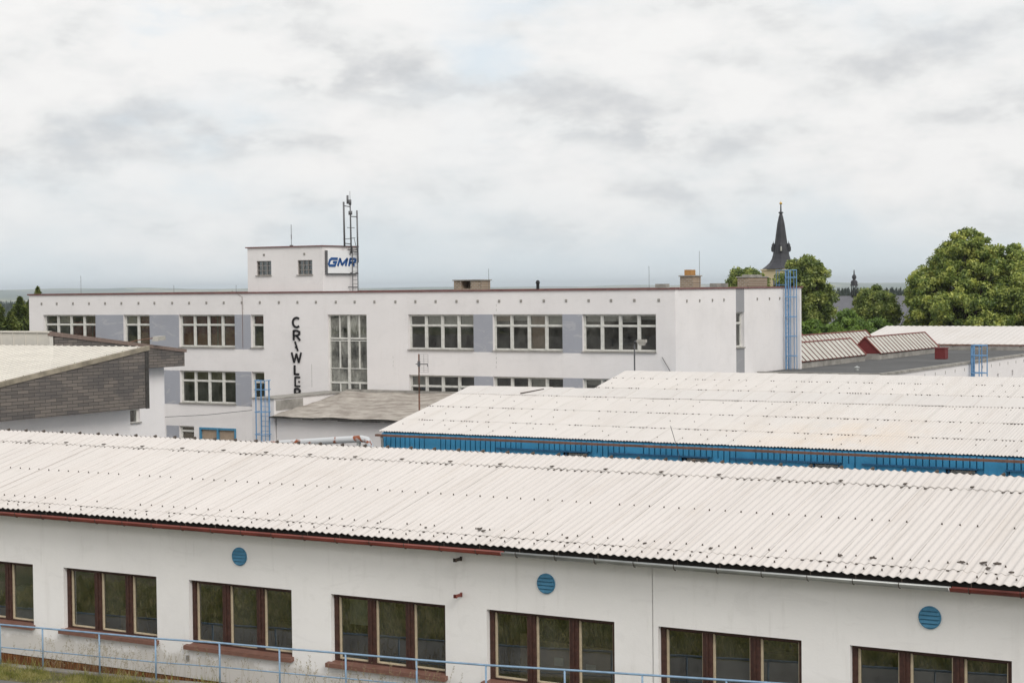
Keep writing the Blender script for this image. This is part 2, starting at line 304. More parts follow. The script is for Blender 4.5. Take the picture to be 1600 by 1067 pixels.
# ------------------------------------------------------------------ mesh builder
class MB:
    def __init__(s): s.v = []; s.f = []; s.mi = []
    def face(s, pts, mat=0):
        i = len(s.v); s.v += [tuple(p) for p in pts]; s.f.append(tuple(range(i, i + len(pts)))); s.mi.append(mat)
    def box(s, x0, x1, y0, y1, z0, z1, mat=0):
        i = len(s.v)
        s.v += [(x0, y0, z0), (x1, y0, z0), (x1, y1, z0), (x0, y1, z0), (x0, y0, z1), (x1, y0, z1), (x1, y1, z1), (x0, y1, z1)]
        for q in ((0, 3, 2, 1), (4, 5, 6, 7), (0, 1, 5, 4), (1, 2, 6, 5), (2, 3, 7, 6), (3, 0, 4, 7)):
            s.f.append(tuple(i + k for k in q)); s.mi.append(mat)
    def prism(s, poly, fn, d0, d1, mat=0):      # poly of (a,b); fn(a,b,d)->xyz
        n = len(poly); i = len(s.v)
        s.v += [tuple(fn(a, b, d0)) for a, b in poly] + [tuple(fn(a, b, d1)) for a, b in poly]
        s.f.append(tuple(range(i, i + n))); s.f.append(tuple(range(i + 2 * n - 1, i + n - 1, -1))); s.mi += [mat, mat]
        for k in range(n):
            k2 = (k + 1) % n; s.f.append((i + k, i + n + k, i + n + k2, i + k2)); s.mi.append(mat)
    def tube(s, pts, r, n=8, mat=0, cap=True):
        pts = [Vector(p) for p in pts]; rr = r if isinstance(r, (list, tuple)) else [r] * len(pts); rings = []
        for k, p in enumerate(pts):
            d = (pts[min(k + 1, len(pts) - 1)] - pts[max(k - 1, 0)]).normalized()
            u = d.cross(Vector((0, 0, 1)) if abs(d.z) < 0.9 else Vector((1, 0, 0))).normalized(); v = d.cross(u)
            i = len(s.v); s.v += [tuple(p + (u * math.cos(2 * PI * j / n) + v * math.sin(2 * PI * j / n)) * rr[k]) for j in range(n)]; rings.append(i)
        for a, b in zip(rings, rings[1:]):
            for j in range(n): s.f.append((a + j, a + (j + 1) % n, b + (j + 1) % n, b + j)); s.mi.append(mat)
        if cap:
            s.f.append(tuple(rings[0] + j for j in range(n))[::-1]); s.f.append(tuple(rings[-1] + j for j in range(n))); s.mi += [mat, mat]
    def lathe(s, cx, cy, prof, n=12, rot=0.0, mat=0):    # prof of (r,z)
        rings = []
        for r, z_ in prof:
            i = len(s.v); s.v += [(cx + r * math.cos(rot + 2 * PI * j / n), cy + r * math.sin(rot + 2 * PI * j / n), z_) for j in range(n)]; rings.append(i)
        for a, b in zip(rings, rings[1:]):
            for j in range(n): s.f.append((a + j, a + (j + 1) % n, b + (j + 1) % n, b + j)); s.mi.append(mat)
        s.f.append(tuple(rings[0] + j for j in range(n))[::-1]); s.f.append(tuple(rings[-1] + j for j in range(n))); s.mi += [mat, mat]
    def build(s, name, mats, parent=None, smooth=False, origin=None):
        if not isinstance(mats, (list, tuple)): mats = [mats]
        o = Vector((0, 0, 0))
        if parent is not None:
            p = parent
            while p is not None: o += Vector(p.location); p = p.parent
        if origin is not None: o = o + Vector((0, 0, 0)) if parent is not None else Vector(origin)
        me = bpy.data.meshes.new(name); me.from_pydata([(a - o.x, b - o.y, c - o.z) for a, b, c in s.v], [], s.f)
        for mm in mats: me.materials.append(M[mm] if isinstance(mm, str) else mm)
        if len(mats) > 1: me.polygons.foreach_set('material_index', s.mi)
        if smooth: me.polygons.foreach_set('use_smooth', [True] * len(me.polygons))
        me.update(); ob = bpy.data.objects.new(name, me); COL.objects.link(ob)
        if parent is not None: ob.parent = parent
        elif origin is not None: ob.location = origin
        return ob
def tag(o, label=None, cat=None, group=None, kind=None):
    if label: o['label'] = label
    if cat: o['category'] = cat
    if group: o['group'] = group
    if kind: o['kind'] = kind
    return o
def thing(name, loc, label, cat, group=None):
    o = bpy.data.objects.new(name, None); COL.objects.link(o); o.location = loc; o.empty_display_size = 0.3
    return tag(o, label, cat, group)
def copy_tree(o, parent=None):
    c = o.copy(); COL.objects.link(c); c.parent = parent
    for ch in o.children: copy_tree(ch, c)
    return c
def children_copy(src, dst):
    for ch in src.children: copy_tree(ch, dst)

def wall(mb, axis, c, a0, a1, z0, z1, opens, depth, mat=0, rmat=0, inward=1):
    """wall sheet in the plane axis=c ('y': faces -Y, 'x': faces +X) with openings (a0,a1,z0,z1) and reveals going inward"""
    cut = lambda k0, k1, lo, hi: sorted({lo, hi, *[min(max(o[k], lo), hi) for o in opens for k in (k0, k1)]})
    As = cut(0, 1, a0, a1); Zs = cut(2, 3, z0, z1)
    P = (lambda a, z_, d=0: (a, c + d, z_)) if axis == 'y' else (lambda a, z_, d=0: (c - d, a, z_))
    for i in range(len(As) - 1):
        for j in range(len(Zs) - 1):
            am, zm = (As[i] + As[i + 1]) / 2, (Zs[j] + Zs[j + 1]) / 2
            if any(o[0] < am < o[1] and o[2] < zm < o[3] for o in opens): continue
            mb.face([P(As[i], Zs[j]), P(As[i + 1], Zs[j]), P(As[i + 1], Zs[j + 1]), P(As[i], Zs[j + 1])], mat)
    for o in opens:
        b0, b1, y0, y1 = o[:4]
        for (p, q) in (((b0, y0), (b0, y1)), ((b1, y1), (b1, y0)), ((b0, y1), (b1, y1)), ((b1, y0), (b0, y0))):
            mb.face([P(*p), P(*q), P(*q, depth), P(*p, depth)], rmat)

def corrugated(mb, x0, x1, rows, pitch, amp, waves, seg=8, lift=0.006, thick=0.008, jit=0.002, mat=0, bolts=None, bmat=1, sawprob=0.55, dirt=0.05):
    """rows: list of (y_low, z_low, y_high, z_high, base_offset); every sheet laps its right neighbour"""
    sw = pitch * waves; ns = int(math.ceil((x1 - x0) / sw))
    for ri, (ya, za, yb, zb, off) in enumerate(rows):
        L = math.hypot(yb - ya, zb - za); ty, tz = (yb - ya) / L, (zb - za) / L
        nz = abs(ty); ny = -tz * (1 if ty > 0 else -1)
        for k in range(ns):
            xs = x0 + k * sw; dz = random.uniform(-jit, jit) + off; e0 = random.uniform(-0.012, 0.012); nseg = waves * seg
            i = len(mb.v); xe = min(xs + sw, x1); 
            for q in range(nseg + 1):
                x = xs + (xe - xs + 0.02) * q / nseg; ph = (x - x0) / pitch * 2 * PI
                h = amp * math.cos(ph) + dz + lift * (q / nseg) + 0.004 * math.sin(k * 2.3 + q * 0.2)
                for (yy, zz) in ((ya - ty * e0, za - tz * e0), (yb, zb)):
                    mb.v.append((x, yy + ny * h, zz + nz * h))
                mb.v.append((x, ya - ty * e0 + ny * (h - thick), za - tz * e0 + nz * (h - thick)))
            for q in range(nseg):
                a = i + 3 * q
                mb.f.append((a, a + 3, a + 4, a + 1)); mb.mi.append(mat)
                mb.f.append((a + 2, a + 5, a + 3, a)); mb.mi.append(mat)
            # lap edge at the right side of the sheet
            A = mb.v[i + 3 * nseg]; B = mb.v[i + 3 * nseg + 1]
            mb.face([A, (A[0], A[1] - ny * (lift + thick), A[2] - nz * (lift + thick)), (B[0], B[1] - ny * (lift + thick), B[2] - nz * (lift + thick)), B], mat)
    return
def along(ya, za, yb, zb, t): return ya + (yb - ya) * t, za + (zb - za) * t
def bolt(mb, x, y, z_, r=0.018, h=0.022, mat=1, n=6):
    i = len(mb.v)
    mb.v += [(x + r * math.cos(2 * PI * j / n), y + r * math.sin(2 * PI * j / n), z_ - 0.01) for j in range(n)]
    mb.v += [(x + r * 0.6 * math.cos(2 * PI * j / n), y + r * 0.6 * math.sin(2 * PI * j / n), z_ + h) for j in range(n)]
    for j in range(n): mb.f.append((i + j, i + (j + 1) % n, i + n + (j + 1) % n, i + n + j)); mb.mi.append(mat)
    mb.f.append(tuple(i + n + j for j in range(n))); mb.mi.append(mat)
def stroke(mb, pts, wd, fn, d0, d1, mat=0):
    pts = [Vector(p) for p in pts]; L = []; Rr = []
    for k, p in enumerate(pts):
        a = (p - pts[k - 1]).normalized() if k else (pts[1] - p).normalized()
        b = (pts[k + 1] - p).normalized() if k < len(pts) - 1 else a
        t = (a + b).normalized(); nrm = Vector((-t.y, t.x)); sc_ = 1 / max(0.45, nrm.dot(Vector((-a.y, a.x))))
        L.append(p + nrm * wd / 2 * sc_); Rr.append(p - nrm * wd / 2 * sc_)
    for k in range(len(pts) - 1):
        mb.prism([tuple(L[k]), tuple(Rr[k]), tuple(Rr[k + 1]), tuple(L[k + 1])], fn, d0, d1, mat)
# ================================================================== SETTING
def hills(x, y):
    r = math.hypot(x, y); a = math.atan2(x, y)
    pts = [(0, -12.6), (350, -12.6), (900, -22), (2000, -27), (4000, -58), (9000, -62), (13000, -30), (16000, 4), (19000, 2), (30000, -20)]
    for (r0, h0), (r1, h1) in zip(pts, pts[1:]):
        if r <= r1: h = h0 + (h1 - h0) * (r - r0) / (r1 - r0); break
    else: h = pts[-1][1]
    if r > 300:
        k = min(1, (r - 300) / 3000)
        h += k * (9 * math.sin(a * 17 + r / 2100) + 7 * math.sin(a * 41 + r / 1300) + 5 * math.sin(a * 83 - r / 900))
        if r > 12000: h += 12 * math.sin(a * 6 + 1.0) + 6 * math.sin(a * 29) + 3 * math.sin(a * 67 + 2)
    return h
mb = MB(); radii = [60, 120, 200, 300, 400, 550, 750, 1000, 1400, 1900, 2500, 3300, 4200, 5500, 7000, 9000, 11000, 13000, 14500, 16000, 17500, 19000, 22000, 26000, 30000]
NA = 720; mb.v.append((0, 0, -12.6))
for r in radii:
    for j in range(NA):
        a = 2 * PI * j / NA; x, y = r * math.sin(a), r * math.cos(a); mb.v.append((x, y, hills(x, y)))
for j in range(NA): mb.f.append((0, 1 + (j + 1) % NA, 1 + j))
for i in range(len(radii) - 1):
    b = 1 + i * NA
    for j in range(NA): mb.f.append((b + j, b + (j + 1) % NA, b + NA + (j + 1) % NA, b + NA + j))
mb.mi = [0] * len(mb.f)
tag(mb.build('terrain', 'ground', smooth=True), 'rolling green and straw coloured countryside running to the horizon', None, None, 'structure')
# sunken strip before the wall, gently rising ground with a kerb that carries the railing
mb = MB(); mb.box(-75, 12, 31.3, 47, -12.7, -9.75); tag(mb.build('sunken_path', 'concrete'), None, None, None, 'structure')
R0 = [(-33.3, 26.15), (-30.4, 26.42), (-28.73, 26.59), (-27.61, 26.71), (-26.15, 26.86), (-24.75, 27.0), (-23.3, 27.26), (-21.92, 27.42), (-20.46, 27.61), (-18.94, 27.79), (-17.53, 28.0), (-16.04, 28.33), (-14.61, 28.64), (-13.1, 28.95), (-11.6, 29.25)]
RY = 31.2
RAIL = [(x * RY / y, RY, -7.0 * RY / y) for x, y in R0] + [(-10.7, RY, -7.40), (-9.0, RY, -7.33), (-7.3, RY, -7.28)]
def rail_z(x): return float(np.interp(x, [p[0] for p in RAIL], [p[2] for p in RAIL]))
def gz(x): return rail_z(x) * 7.85 / 7.0
edge = [-75.0] + [p[0] for p in RAIL] + [12.0]
def ground_strip(y0, y1, dz, name, mat, bottom=-12.7):
    mb = MB()
    for xa, xb in zip(edge, edge[1:]):
        za, zb_ = gz(xa) + dz, gz(xb) + dz
        mb.face([(xa, y0, za), (xb, y0, zb_), (xb, y1, zb_), (xa, y1, za)]); mb.face([(xa, y1, za), (xb, y1, zb_), (xb, y1, bottom), (xa, y1, bottom)])
        if dz > 0: mb.face([(xa, y0, za), (xb, y0, zb_), (xb, y0, bottom), (xa, y0, bottom)])
    tag(mb.build(name, mat), None, None, None, 'structure')
ground_strip(-60, RY - .14, -.02, 'terrace', 'yard'); ground_strip(RY - .139, RY + .15, .01, 'kerb', 'concrete')
ground_strip(27.0, 29.9, .0, 'lane', 'asphalt', -9.6) if False else None
mb = MB()
for xa, xb in zip(edge, edge[1:]): mb.face([(xa, 26.9, gz(xa)), (xb, 26.9, gz(xb)), (xb, 29.8, gz(xb)), (xa, 29.8, gz(xa))])
tag(mb.build('lane', 'asphalt'), None, None, None, 'structure')
mb = MB(); mb.box(-135, 40, 47.0, 185, -12.9, -12.55); tag(mb.build('yard', 'asphalt'), None, None, None, 'structure')
# grass on the terrace (uncountable)
def quads(name, P, mat, kind=None, label=None, parent=None):
    """P: (n,4,3) float array -> mesh"""
    n = len(P); me = bpy.data.meshes.new(name); me.vertices.add(n * 4); me.loops.add(n * 4); me.polygons.add(n)
    if parent is not None: P = P - np.array(parent.location)
    me.vertices.foreach_set('co', P.reshape(-1).astype(np.float32)); me.loops.foreach_set('vertex_index', np.arange(n * 4, dtype=np.int32))
    me.polygons.foreach_set('loop_start', np.arange(0, n * 4, 4, dtype=np.int32)); me.polygons.foreach_set('loop_total', np.full(n, 4, dtype=np.int32))
    me.update(calc_edges=True); me.materials.append(M[mat]); o = bpy.data.objects.new(name, me); COL.objects.link(o)
    if parent is not None: o.parent = parent
    return tag(o, label, None, None, kind)
def blades(n, xr, yoff, hr, wd, lean, clump=None):
    x = rng.uniform(xr[0], xr[1], n); y = RY + rng.uniform(yoff[0], yoff[1], n)
    if clump is not None:
        keep = (np.sin(x * 2.1 + 1) + np.sin(x * 4.7 + y * 3.3) + np.sin(y * 5.1 - x * 1.3)) * 0.33 + rng.normal(0, 0.35, n) > clump
        x, y = x[keep], y[keep]; n = len(x)
    h = rng.uniform(hr[0], hr[1], n) ; a = rng.uniform(0, 2 * PI, n); ux, uy = np.cos(a) * wd, np.sin(a) * wd
    lx, ly = rng.normal(0, lean, n) * h, rng.normal(0, lean, n) * h
    z0 = np.interp(x, [p[0] for p in RAIL], [p[2] for p in RAIL]) * 7.85 / 7.0 - .025
    P = np.zeros((n, 4, 3))
    P[:, 0] = np.stack([x - ux, y - uy, z0], 1); P[:, 1] = np.stack([x + ux, y + uy, z0], 1)
    P[:, 2] = np.stack([x + ux * .3 + lx, y + uy * .3 + ly, z0 + h], 1); P[:, 3] = np.stack([x - ux * .3 + lx, y - uy * .3 + ly, z0 + h], 1)
    return P
quads('grass', np.concatenate([blades(50000, (-42, -18), (-1.4, -0.14), (0.04, 0.13), 0.007, 0.5, 0.0), blades(22000, (-42, -10), (-9, -4.4), (0.10, 0.25), 0.02, 0.4), blades(4000, (-42, -14), (-0.30, 0.1), (0.08, 0.28), 0.007, 0.4, 0.15)]), 'grass_a', 'stuff', 'low green and straw grass on the ground before the railing')
st = []
for k in range(300):
    x = random.choice([random.uniform(-36, -20), random.gauss(-28.5, 1.8), random.gauss(-31, 0.9), random.gauss(-22.5, 1.3)]); x = min(max(x, -40), -11)
    y = RY - random.uniform(0.02, 0.8); h = random.uniform(0.35, 0.95) ; bx = random.gauss(0, 0.14); by = random.gauss(0, 0.1); zb_ = gz(x) - .02
    for q in range(4):
        t0, t1 = q / 4, (q + 1) / 4; p0 = (x + bx * t0 ** 2, y + by * t0 ** 2, zb_ + h * t0); p1 = (x + bx * t1 ** 2, y + by * t1 ** 2, zb_ + h * t1); wq = 0.0040 * (1.1 - t0 * .5)
        st.append([(p0[0] - wq, p0[1], p0[2]), (p0[0] + wq, p0[1] - wq, p0[2]), (p1[0] + wq, p1[1] - wq, p1[2]), (p1[0] - wq, p1[1], p1[2])])
    for q in range(9):
        hz_ = h * random.uniform(0.72, 1.02); px, py, pz = x + bx * (hz_ / h) ** 2, y + by, zb_ + hz_; dx = random.uniform(-0.04, 0.04)
        st.append([(px, py, pz), (px + dx, py, pz + 0.020), (px + dx * 1.2, py, pz + 0.036), (px + dx * .2, py, pz + 0.014)])
quads('dry_grass_stems', np.array(st), 'dry', 'stuff', 'tall thin dry grass stems with seed heads along the railing')

# ================================================================== RAILING
r_ = thing('railing', (-28.6, RY, gz(-28.6)), 'pale blue tubular railing with posts at the bottom, before the long white building', 'railing')
mb = MB(); mb.tube([(x, y, z_) for x, y, z_ in RAIL], 0.023, 8); mb.build('top_rail', 'rail_blue', r_, True)
mb = MB(); mb.tube([(x, y, z_ * 7.48 / 7) for x, y, z_ in RAIL], 0.015, 8); mb.build('lower_rail', 'rail_blue', r_, True)
for x, y, z_ in RAIL:
    mb = MB(); mb.tube([(x, y, gz(x) - .1), (x, y, z_)], 0.021, 8); mb.build('post', 'rail_blue', r_, True)

# ================================================================== FRONT BUILDING
FB = thing('workshop_building', (-20, 37, -9.9), 'long low white workshop in the foreground with a corrugated roof and brown framed windows', 'building')
FX0, FX1 = -48.0, 2.0
wl = [-52.2 + 4.08 * k for k in range(4)] 
wl = [-44.56, -40.48, -36.42, -32.32, -28.26, -24.1, -20.0, -15.96, -11.94, -7.9, -3.85]
WW, WZ1, WZ0 = 3.05, -6.81, -8.42
mb = MB()
wall(mb, 'y', 32.0, FX0, -16.09, -9.13, -5.40, [(x, x + WW, WZ0, WZ1) for x in wl if x < -16.09], 0.22)
wall(mb, 'y', 32.0, -16.07, FX1, -9.13, -5.40, [(x, x + WW, WZ0, WZ1) for x in wl if x > -16.09], 0.22)
mb.box(-16.10, -16.06, 32.02, 32.1, -9.13, -5.4)                      # joint behind the gap
wall(mb, 'x', FX1, 32.0, 42.0, -9.9, -5.40, [], 0.2)
mb.face([(FX1, 32, -5.4), (FX1, 42, -5.4), (FX1, 37, -4.12)])
mb.face([(FX0, 42, -9.9), (FX1, 42, -9.9), (FX1, 42, -5.4), (FX0, 42, -5.4)]); mb.face([(FX0, 32, -9.9), (FX0, 42, -9.9), (FX0, 42, -5.4), (FX0, 37, -4.12), (FX0, 32, -5.4)])
mb.build('wall', 'wall_front', FB)
mb = MB(); mb.box(FX0, FX1, 32.03, 32.2, -9.9, -9.14)
x = FX0
while x < FX1: mb.box(x, x + 0.055, 32.0, 32.04, -9.9, -9.15); x += 0.095
def plinth_mat():
    a = MT('rusty_brown_plinth'); return a.out(a.ramp(a.noise(2.5, 5, 0.7, (3, 3, 0.6)), [(0.35, (0.10, 0.035, 0.015)), (0.6, (0.24, 0.10, 0.035))]), 0.9)
M['plinth'] = plinth_mat(); mb.build('plinth', 'plinth', FB)
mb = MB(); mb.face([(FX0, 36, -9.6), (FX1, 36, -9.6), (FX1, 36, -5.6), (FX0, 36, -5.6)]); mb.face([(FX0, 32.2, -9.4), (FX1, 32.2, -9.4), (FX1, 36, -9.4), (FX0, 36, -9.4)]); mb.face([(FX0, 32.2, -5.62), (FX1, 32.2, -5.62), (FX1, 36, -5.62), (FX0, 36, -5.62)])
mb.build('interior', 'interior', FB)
# roof
def rz(y): return -5.365 + 0.236 * (y - 31.5)
mb = MB()
rows = [(31.50, rz(31.50), 32.05, rz(32.05), 0.0), (31.96, rz(31.96), 36.3, rz(36.3), 0.012), (42.5, rz(31.5), 37.0, rz(37.0), 0.0)]
corrugated(mb, FX0, FX1, rows, 0.177, 0.0175, 4, 8, 0.009, 0.009, 0.003)
nw_ = int((FX1 - FX0) / 0.177)
for k in range(nw_):
    x = FX0 + k * 0.177
    if k % 2 == 0:
        for yb_, pr in ((31.66, .7), (32.22, .95), (34.10, .95)):
            if random.random() < pr: bolt(mb, x + random.uniform(-.006, .006), yb_ + random.uniform(-.008, .008), rz(yb_) + 0.042, 0.020, 0.026)
    # dark pieces in the lap: dirt, plus the shade of the sheet ends as colour
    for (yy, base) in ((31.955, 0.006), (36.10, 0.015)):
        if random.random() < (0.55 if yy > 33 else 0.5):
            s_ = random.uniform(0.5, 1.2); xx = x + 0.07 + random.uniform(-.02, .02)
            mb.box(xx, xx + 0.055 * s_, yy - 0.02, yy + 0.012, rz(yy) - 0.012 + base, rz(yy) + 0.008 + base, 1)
for x, y, s_ in [(-20.3, 32.25, 1.6), (-20.15, 32.15, 1.0), (-18.1, 32.1, .9), (-14.85, 32.1, 1.0), (-12.2, 32.2, 1.3), (-11.55, 32.2, 1.4), (-9.9, 32.3, 1.4), (-9.5, 32.35, 1.4), (-9.25, 32.35, 1.5), (-9.35, 32.1, 1.3), (-21.6, 32.1, .8), (-22.9, 32.15, .7), (-16.3, 32.1, .9), (-8.9, 32.0, 1.1)]:
    n = 9; P0 = [(x + 0.045 * s_ * random.uniform(.4, 1.3) * math.cos(2 * PI * j / n), y + 0.045 * s_ * random.uniform(.4, 1.3) * math.sin(2 * PI * j / n)) for j in range(n)]
    mb.prism(P0, lambda a, b, d: (a, b, rz(b) + 0.036 + d), 0, 0.012, 1)
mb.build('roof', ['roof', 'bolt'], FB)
# ridge cap: overlapping flat-winged corrugated caps, joined every four waves
mb = MB(); x = FX0; k = 0
while x < FX1:
    for side in (-1, 1):
        n = 32; i = len(mb.v); jz = random.uniform(0, .006)
        for q in range(n + 1):
            xx = x + 0.725 * q / n; h = 0.022 * math.cos((xx - FX0) / .177 * 2 * PI) * 0.75 + 0.030 + 0.010 * (q / n) + jz
            e = random.uniform(-.004, .004)
            mb.v += [(xx, 37 + side * 0.02, rz(36.98) + h + 0.01), (xx, 37 + side * 0.86, rz(36.14) + h), (xx, 37 + side * (0.86 + e), rz(36.14) + h - 0.012)]
        for q in range(n):
            a = i + 3 * q
            mb.f += [(a, a + 3, a + 4, a + 1), (a + 1, a + 4, a + 5, a + 2)]; mb.mi += [0, 0]
        A, B = mb.v[i + 3 * n], mb.v[i + 3 * n + 1]; mb.face([A, B, (B[0], B[1], B[2] - .02), (A[0], A[1], A[2] - .02)])
    mb.tube([(x + 0.01, 36.97, rz(37) + .045), (x + 0.04, 37.05, rz(37) + .075)], 0.036, 6, 1)
    if k % 2 == 0: mb.box(x + 0.30, x + 0.36, 36.12, 36.24, rz(36.15) + .06, rz(36.15) + .085, 1)
    x += 0.708; k += 1
mb.build('ridge_cap', ['roof', 'bolt'], FB)
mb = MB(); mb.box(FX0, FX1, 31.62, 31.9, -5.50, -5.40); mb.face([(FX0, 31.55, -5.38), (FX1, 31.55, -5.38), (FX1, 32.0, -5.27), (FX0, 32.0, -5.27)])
mb.build('eaves_board', 'dark', FB)  # board and sheet in near black, putting the under-eave shadow into the colour
# gutters
def gutter(x0, x1, y, z_, r, mat, name='gutter', parent=FB, hooks=0.9, hookmat='bolt'):
    mb = MB(); n = 10; prof = [(y + r * math.cos(a), z_ + r * math.sin(a)) for a in [PI + PI * j / n for j in range(n + 1)]]
    prof += [(yy + (0.004 if yy < y else -0.004), zz + 0.004) for yy, zz in prof[::-1]]
    mb.prism(prof, lambda a, b, d: (d, a, b), x0, x1); mb.tube([(x0, y - r, z_), (x1, y - r, z_)], 0.008, 6)
    o = mb.build(name, mat, parent, True)
    if hooks:
        x = x0 + 0.35
        while x < x1:
            mb = MB(); mb.tube([(x, y - r - .006, z_ + .03)] + [(x, y + (r + .008) * math.cos(a), z_ + (r + .008) * math.sin(a)) for a in [PI + PI * j / 6 for j in range(7)]] + [(x, y + r, z_ + .08)], 0.0085, 5); x += hooks + random.uniform(-.03, .03)
            mb.build('gutter_hook', hookmat, parent)
    return o
gutter(FX0, -19.22, 31.37, -5.455, 0.085, 'red_gutter'); gutter(-19.2, -9.83, 31.37, -5.458, 0.082, 'zinc'); gutter(-9.81, FX1, 31.37, -5.456, 0.085, 'red_gutter')
# windows
def front_window(parent_loc):
    o = Vector(parent_loc)
    f = MB(); X = o.x; y = 32.12
    bx = lambda a, b, c, d, z0, z1, m_=0: f.box(X + a, X + b, c, d, z0, z1, m_)
    bx(0.0, 0.10, y, y + .10, WZ0 + .08, WZ1); bx(WW - .10, WW, y, y + .10, WZ0 + .08, WZ1)
    bx(0.10, WW - .10, y, y + .10, WZ1 - .07, WZ1); bx(0.10, WW - .10, y, y + .10, WZ0 + .08, WZ0 + .14)
    lw = (WW - 0.2 - 2 * 0.20) / 3
    for k in (1, 2):
        a = 0.10 + k * lw + (k - 1) * 0.20
        bx(a, a + 0.20, y + .002, y + .098, WZ0 + .14, WZ1 - .07); bx(a + .075, a + .125, y - .02, y + .002, WZ0 + .14, WZ1 - .07)
    for k in range(3):
        a = 0.10 + k * (lw + 0.20)
        for (p, q, r0, r1) in ((a, a + .042, WZ0 + .14, WZ1 - .07), (a + lw - .035, a + lw, WZ0 + .14, WZ1 - .07), (a + .042, a + lw - .035, WZ0 + .14, WZ0 + .175), (a + .042, a + lw - .035, WZ1 - .10, WZ1 - .07)):
            bx(p, q, y + .060, y + .099, r0, r1, 0 if r0 == WZ1 - .10 else 1)
    return f, lw
first = None
for i, x in enumerate(wl):
    if first is None:
        f, lw = front_window((x, 32, WZ0)); first = f.build('window', ['wood', 'cream'], FB)
        # move mesh so that its origin sits at the window's corner
        me = first.data; off = Vector((x + 20, 32 - 37, WZ0 + 9.9)); me.transform(Matrix.Translation(-off)); first.location = off
        p = MB()
        for k in range(3):
            a = 0.10 + k * (lw + 0.20); p.face([(a + .04, .21, .17), (a + lw - .03, .21, .17), (a + lw - .03, .21, WZ1 - WZ0 - .095), (a + .04, .21, WZ1 - WZ0 - .095)])
        pane = p.build('pane', 'glass'); pane.parent = first
        s_ = MB(); s_.prism([(-.13, .075), (.22, .12), (.22, .04), (-.12, -.02), (-.13, -.02)], lambda a, b, d: (d, a, b), -.09, WW + .05)
        sl = s_.build('sill', 'sill'); sl.parent = first; wf = first
    else:
        wf = copy_tree(first, FB); wf.location = (x + 20, -5, WZ0 + 9.9)
# boards and paper notices seen through one window, a pale sheet added in another as a building's reflection
mb = MB(); mb.box(-19.0, -18.0, 32.5, 32.57, -8.6, -7.47); mb.box(-17.97, -16.9, 32.5, 32.57, -8.6, -7.5); mb.box(-19.6, -19.05, 32.7, 32.75, -8.6, -7.40); mb.build('inner_board', 'card', FB)
mb = MB(); mb.box(-18.62, -18.40, 32.45, 32.47, -7.95, -7.78); mb.box(-17.86, -17.64, 32.45, 32.47, -8.02, -7.85); mb.build('paper_notice', 'white_frame', FB)
mb = MB(); mb.box(-14.7, -14.2, 32.55, 32.62, -8.6, -8.12); mb.build('inner_board', 'card', FB)
mb = MB(); mb.box(-23.95, -23.15, 32.5, 32.53, -7.55, -6.9); mb.build('inner_sheet', 'blind', FB)
for (xa, xb, za, zb_, mt, nm) in ((-31.2, -30.6, -8.6, -7.9, 'card', 'crate_stack'), (-34.9, -34.2, -8.6, -7.6, 'blind', 'inner_sheet'), (-26.4, -25.6, -8.6, -7.75, 'dark_sheet', 'cabinet'), (-14.0, -13.2, -8.6, -7.3, 'interior_office', 'cabinet'), (-10.4, -9.3, -8.6, -7.9, 'card', 'crate_stack'), (-22.6, -22.3, -8.6, -6.9, 'dark_sheet', 'inner_post')):
    mb = MB(); mb.box(xa, xb, 32.8, 33.1, za, zb_); mb.build(nm, mt, FB)
# round louvred vents
vz = -6.15
def round_vent():
    mb = MB(); n = 28; R = 0.212
    ring = [(R * math.cos(2 * PI * j / n), R * math.sin(2 * PI * j / n)) for j in range(n)]
    fn = lambda a, b, d: (a, d, b)
    for j in range(n):
        a, b = ring[j], ring[(j + 1) % n]; mb.prism([a, b, (b[0] * .91, b[1] * .91), (a[0] * .91, a[1] * .91)], fn, -0.035, 0.0)
    mb.prism([(a * .9, b * .9) for a, b in ring], fn, -.006, -.002, 1)
    ns_ = 5; hh = 2 * R * .9 / ns_
    for k in range(ns_):
        z0 = -R * .9 + k * hh + hh * .14; z1 = z0 + hh * .84
        lim = lambda z_: math.sqrt(max(0.0004, (R * .915) ** 2 - z_ * z_)); a0, a1 = lim(z0), lim(min(z1, R * .9))
        am = max(a0, a1)
        mb.prism([(-a0, z0), (a0, z0), (lim((z0 + z1) / 2), (z0 + z1) / 2), (a1, z1), (-a1, z1), (-lim((z0 + z1) / 2), (z0 + z1) / 2)], lambda a, b, d: (a, d - .035 * (z1 - b) / (z1 - z0), b), -.022, -.012, 0)
    return mb
v0 = round_vent().build('round_vent', ['vent_blue', 'dark'])
v0.parent = FB; v0.location = (-26.7 + 20, 32 - 37, vz + 9.9)
for x in (-18.53, -10.39, -34.9, -2.3):
    c = v0.copy(); COL.objects.link(c); c.location = (x + 20, -5, vz + 9.9)
# steel brackets on the wall
for zc, mt in ((-5.78, 'bolt'), (-6.55, 'red_gutter')):
    mb = MB(); fn = lambda a, b, d: (-20.62 + a, 31.99 - d, zc + b)
    mb.prism([(-.02, -.04), (.02, -.04), (.02, .05), (-.02, .05)], fn, 0, 0.03)
    mb.prism([(-.015, -.03), (.015, -.03), (.015, .035), (-.015, .035)], fn, 0.03, 0.26)
    mb.box(-20.66, -20.58, 31.73, 31.76, zc - .035, zc + .04)
    mb.build('wall_bracket', mt, FB)
mb = MB(); mb.box(-28.35, -28.28, 31.96, 32.0, -8.72, -8.60); mb.build('wall_socket', 'concrete', FB)

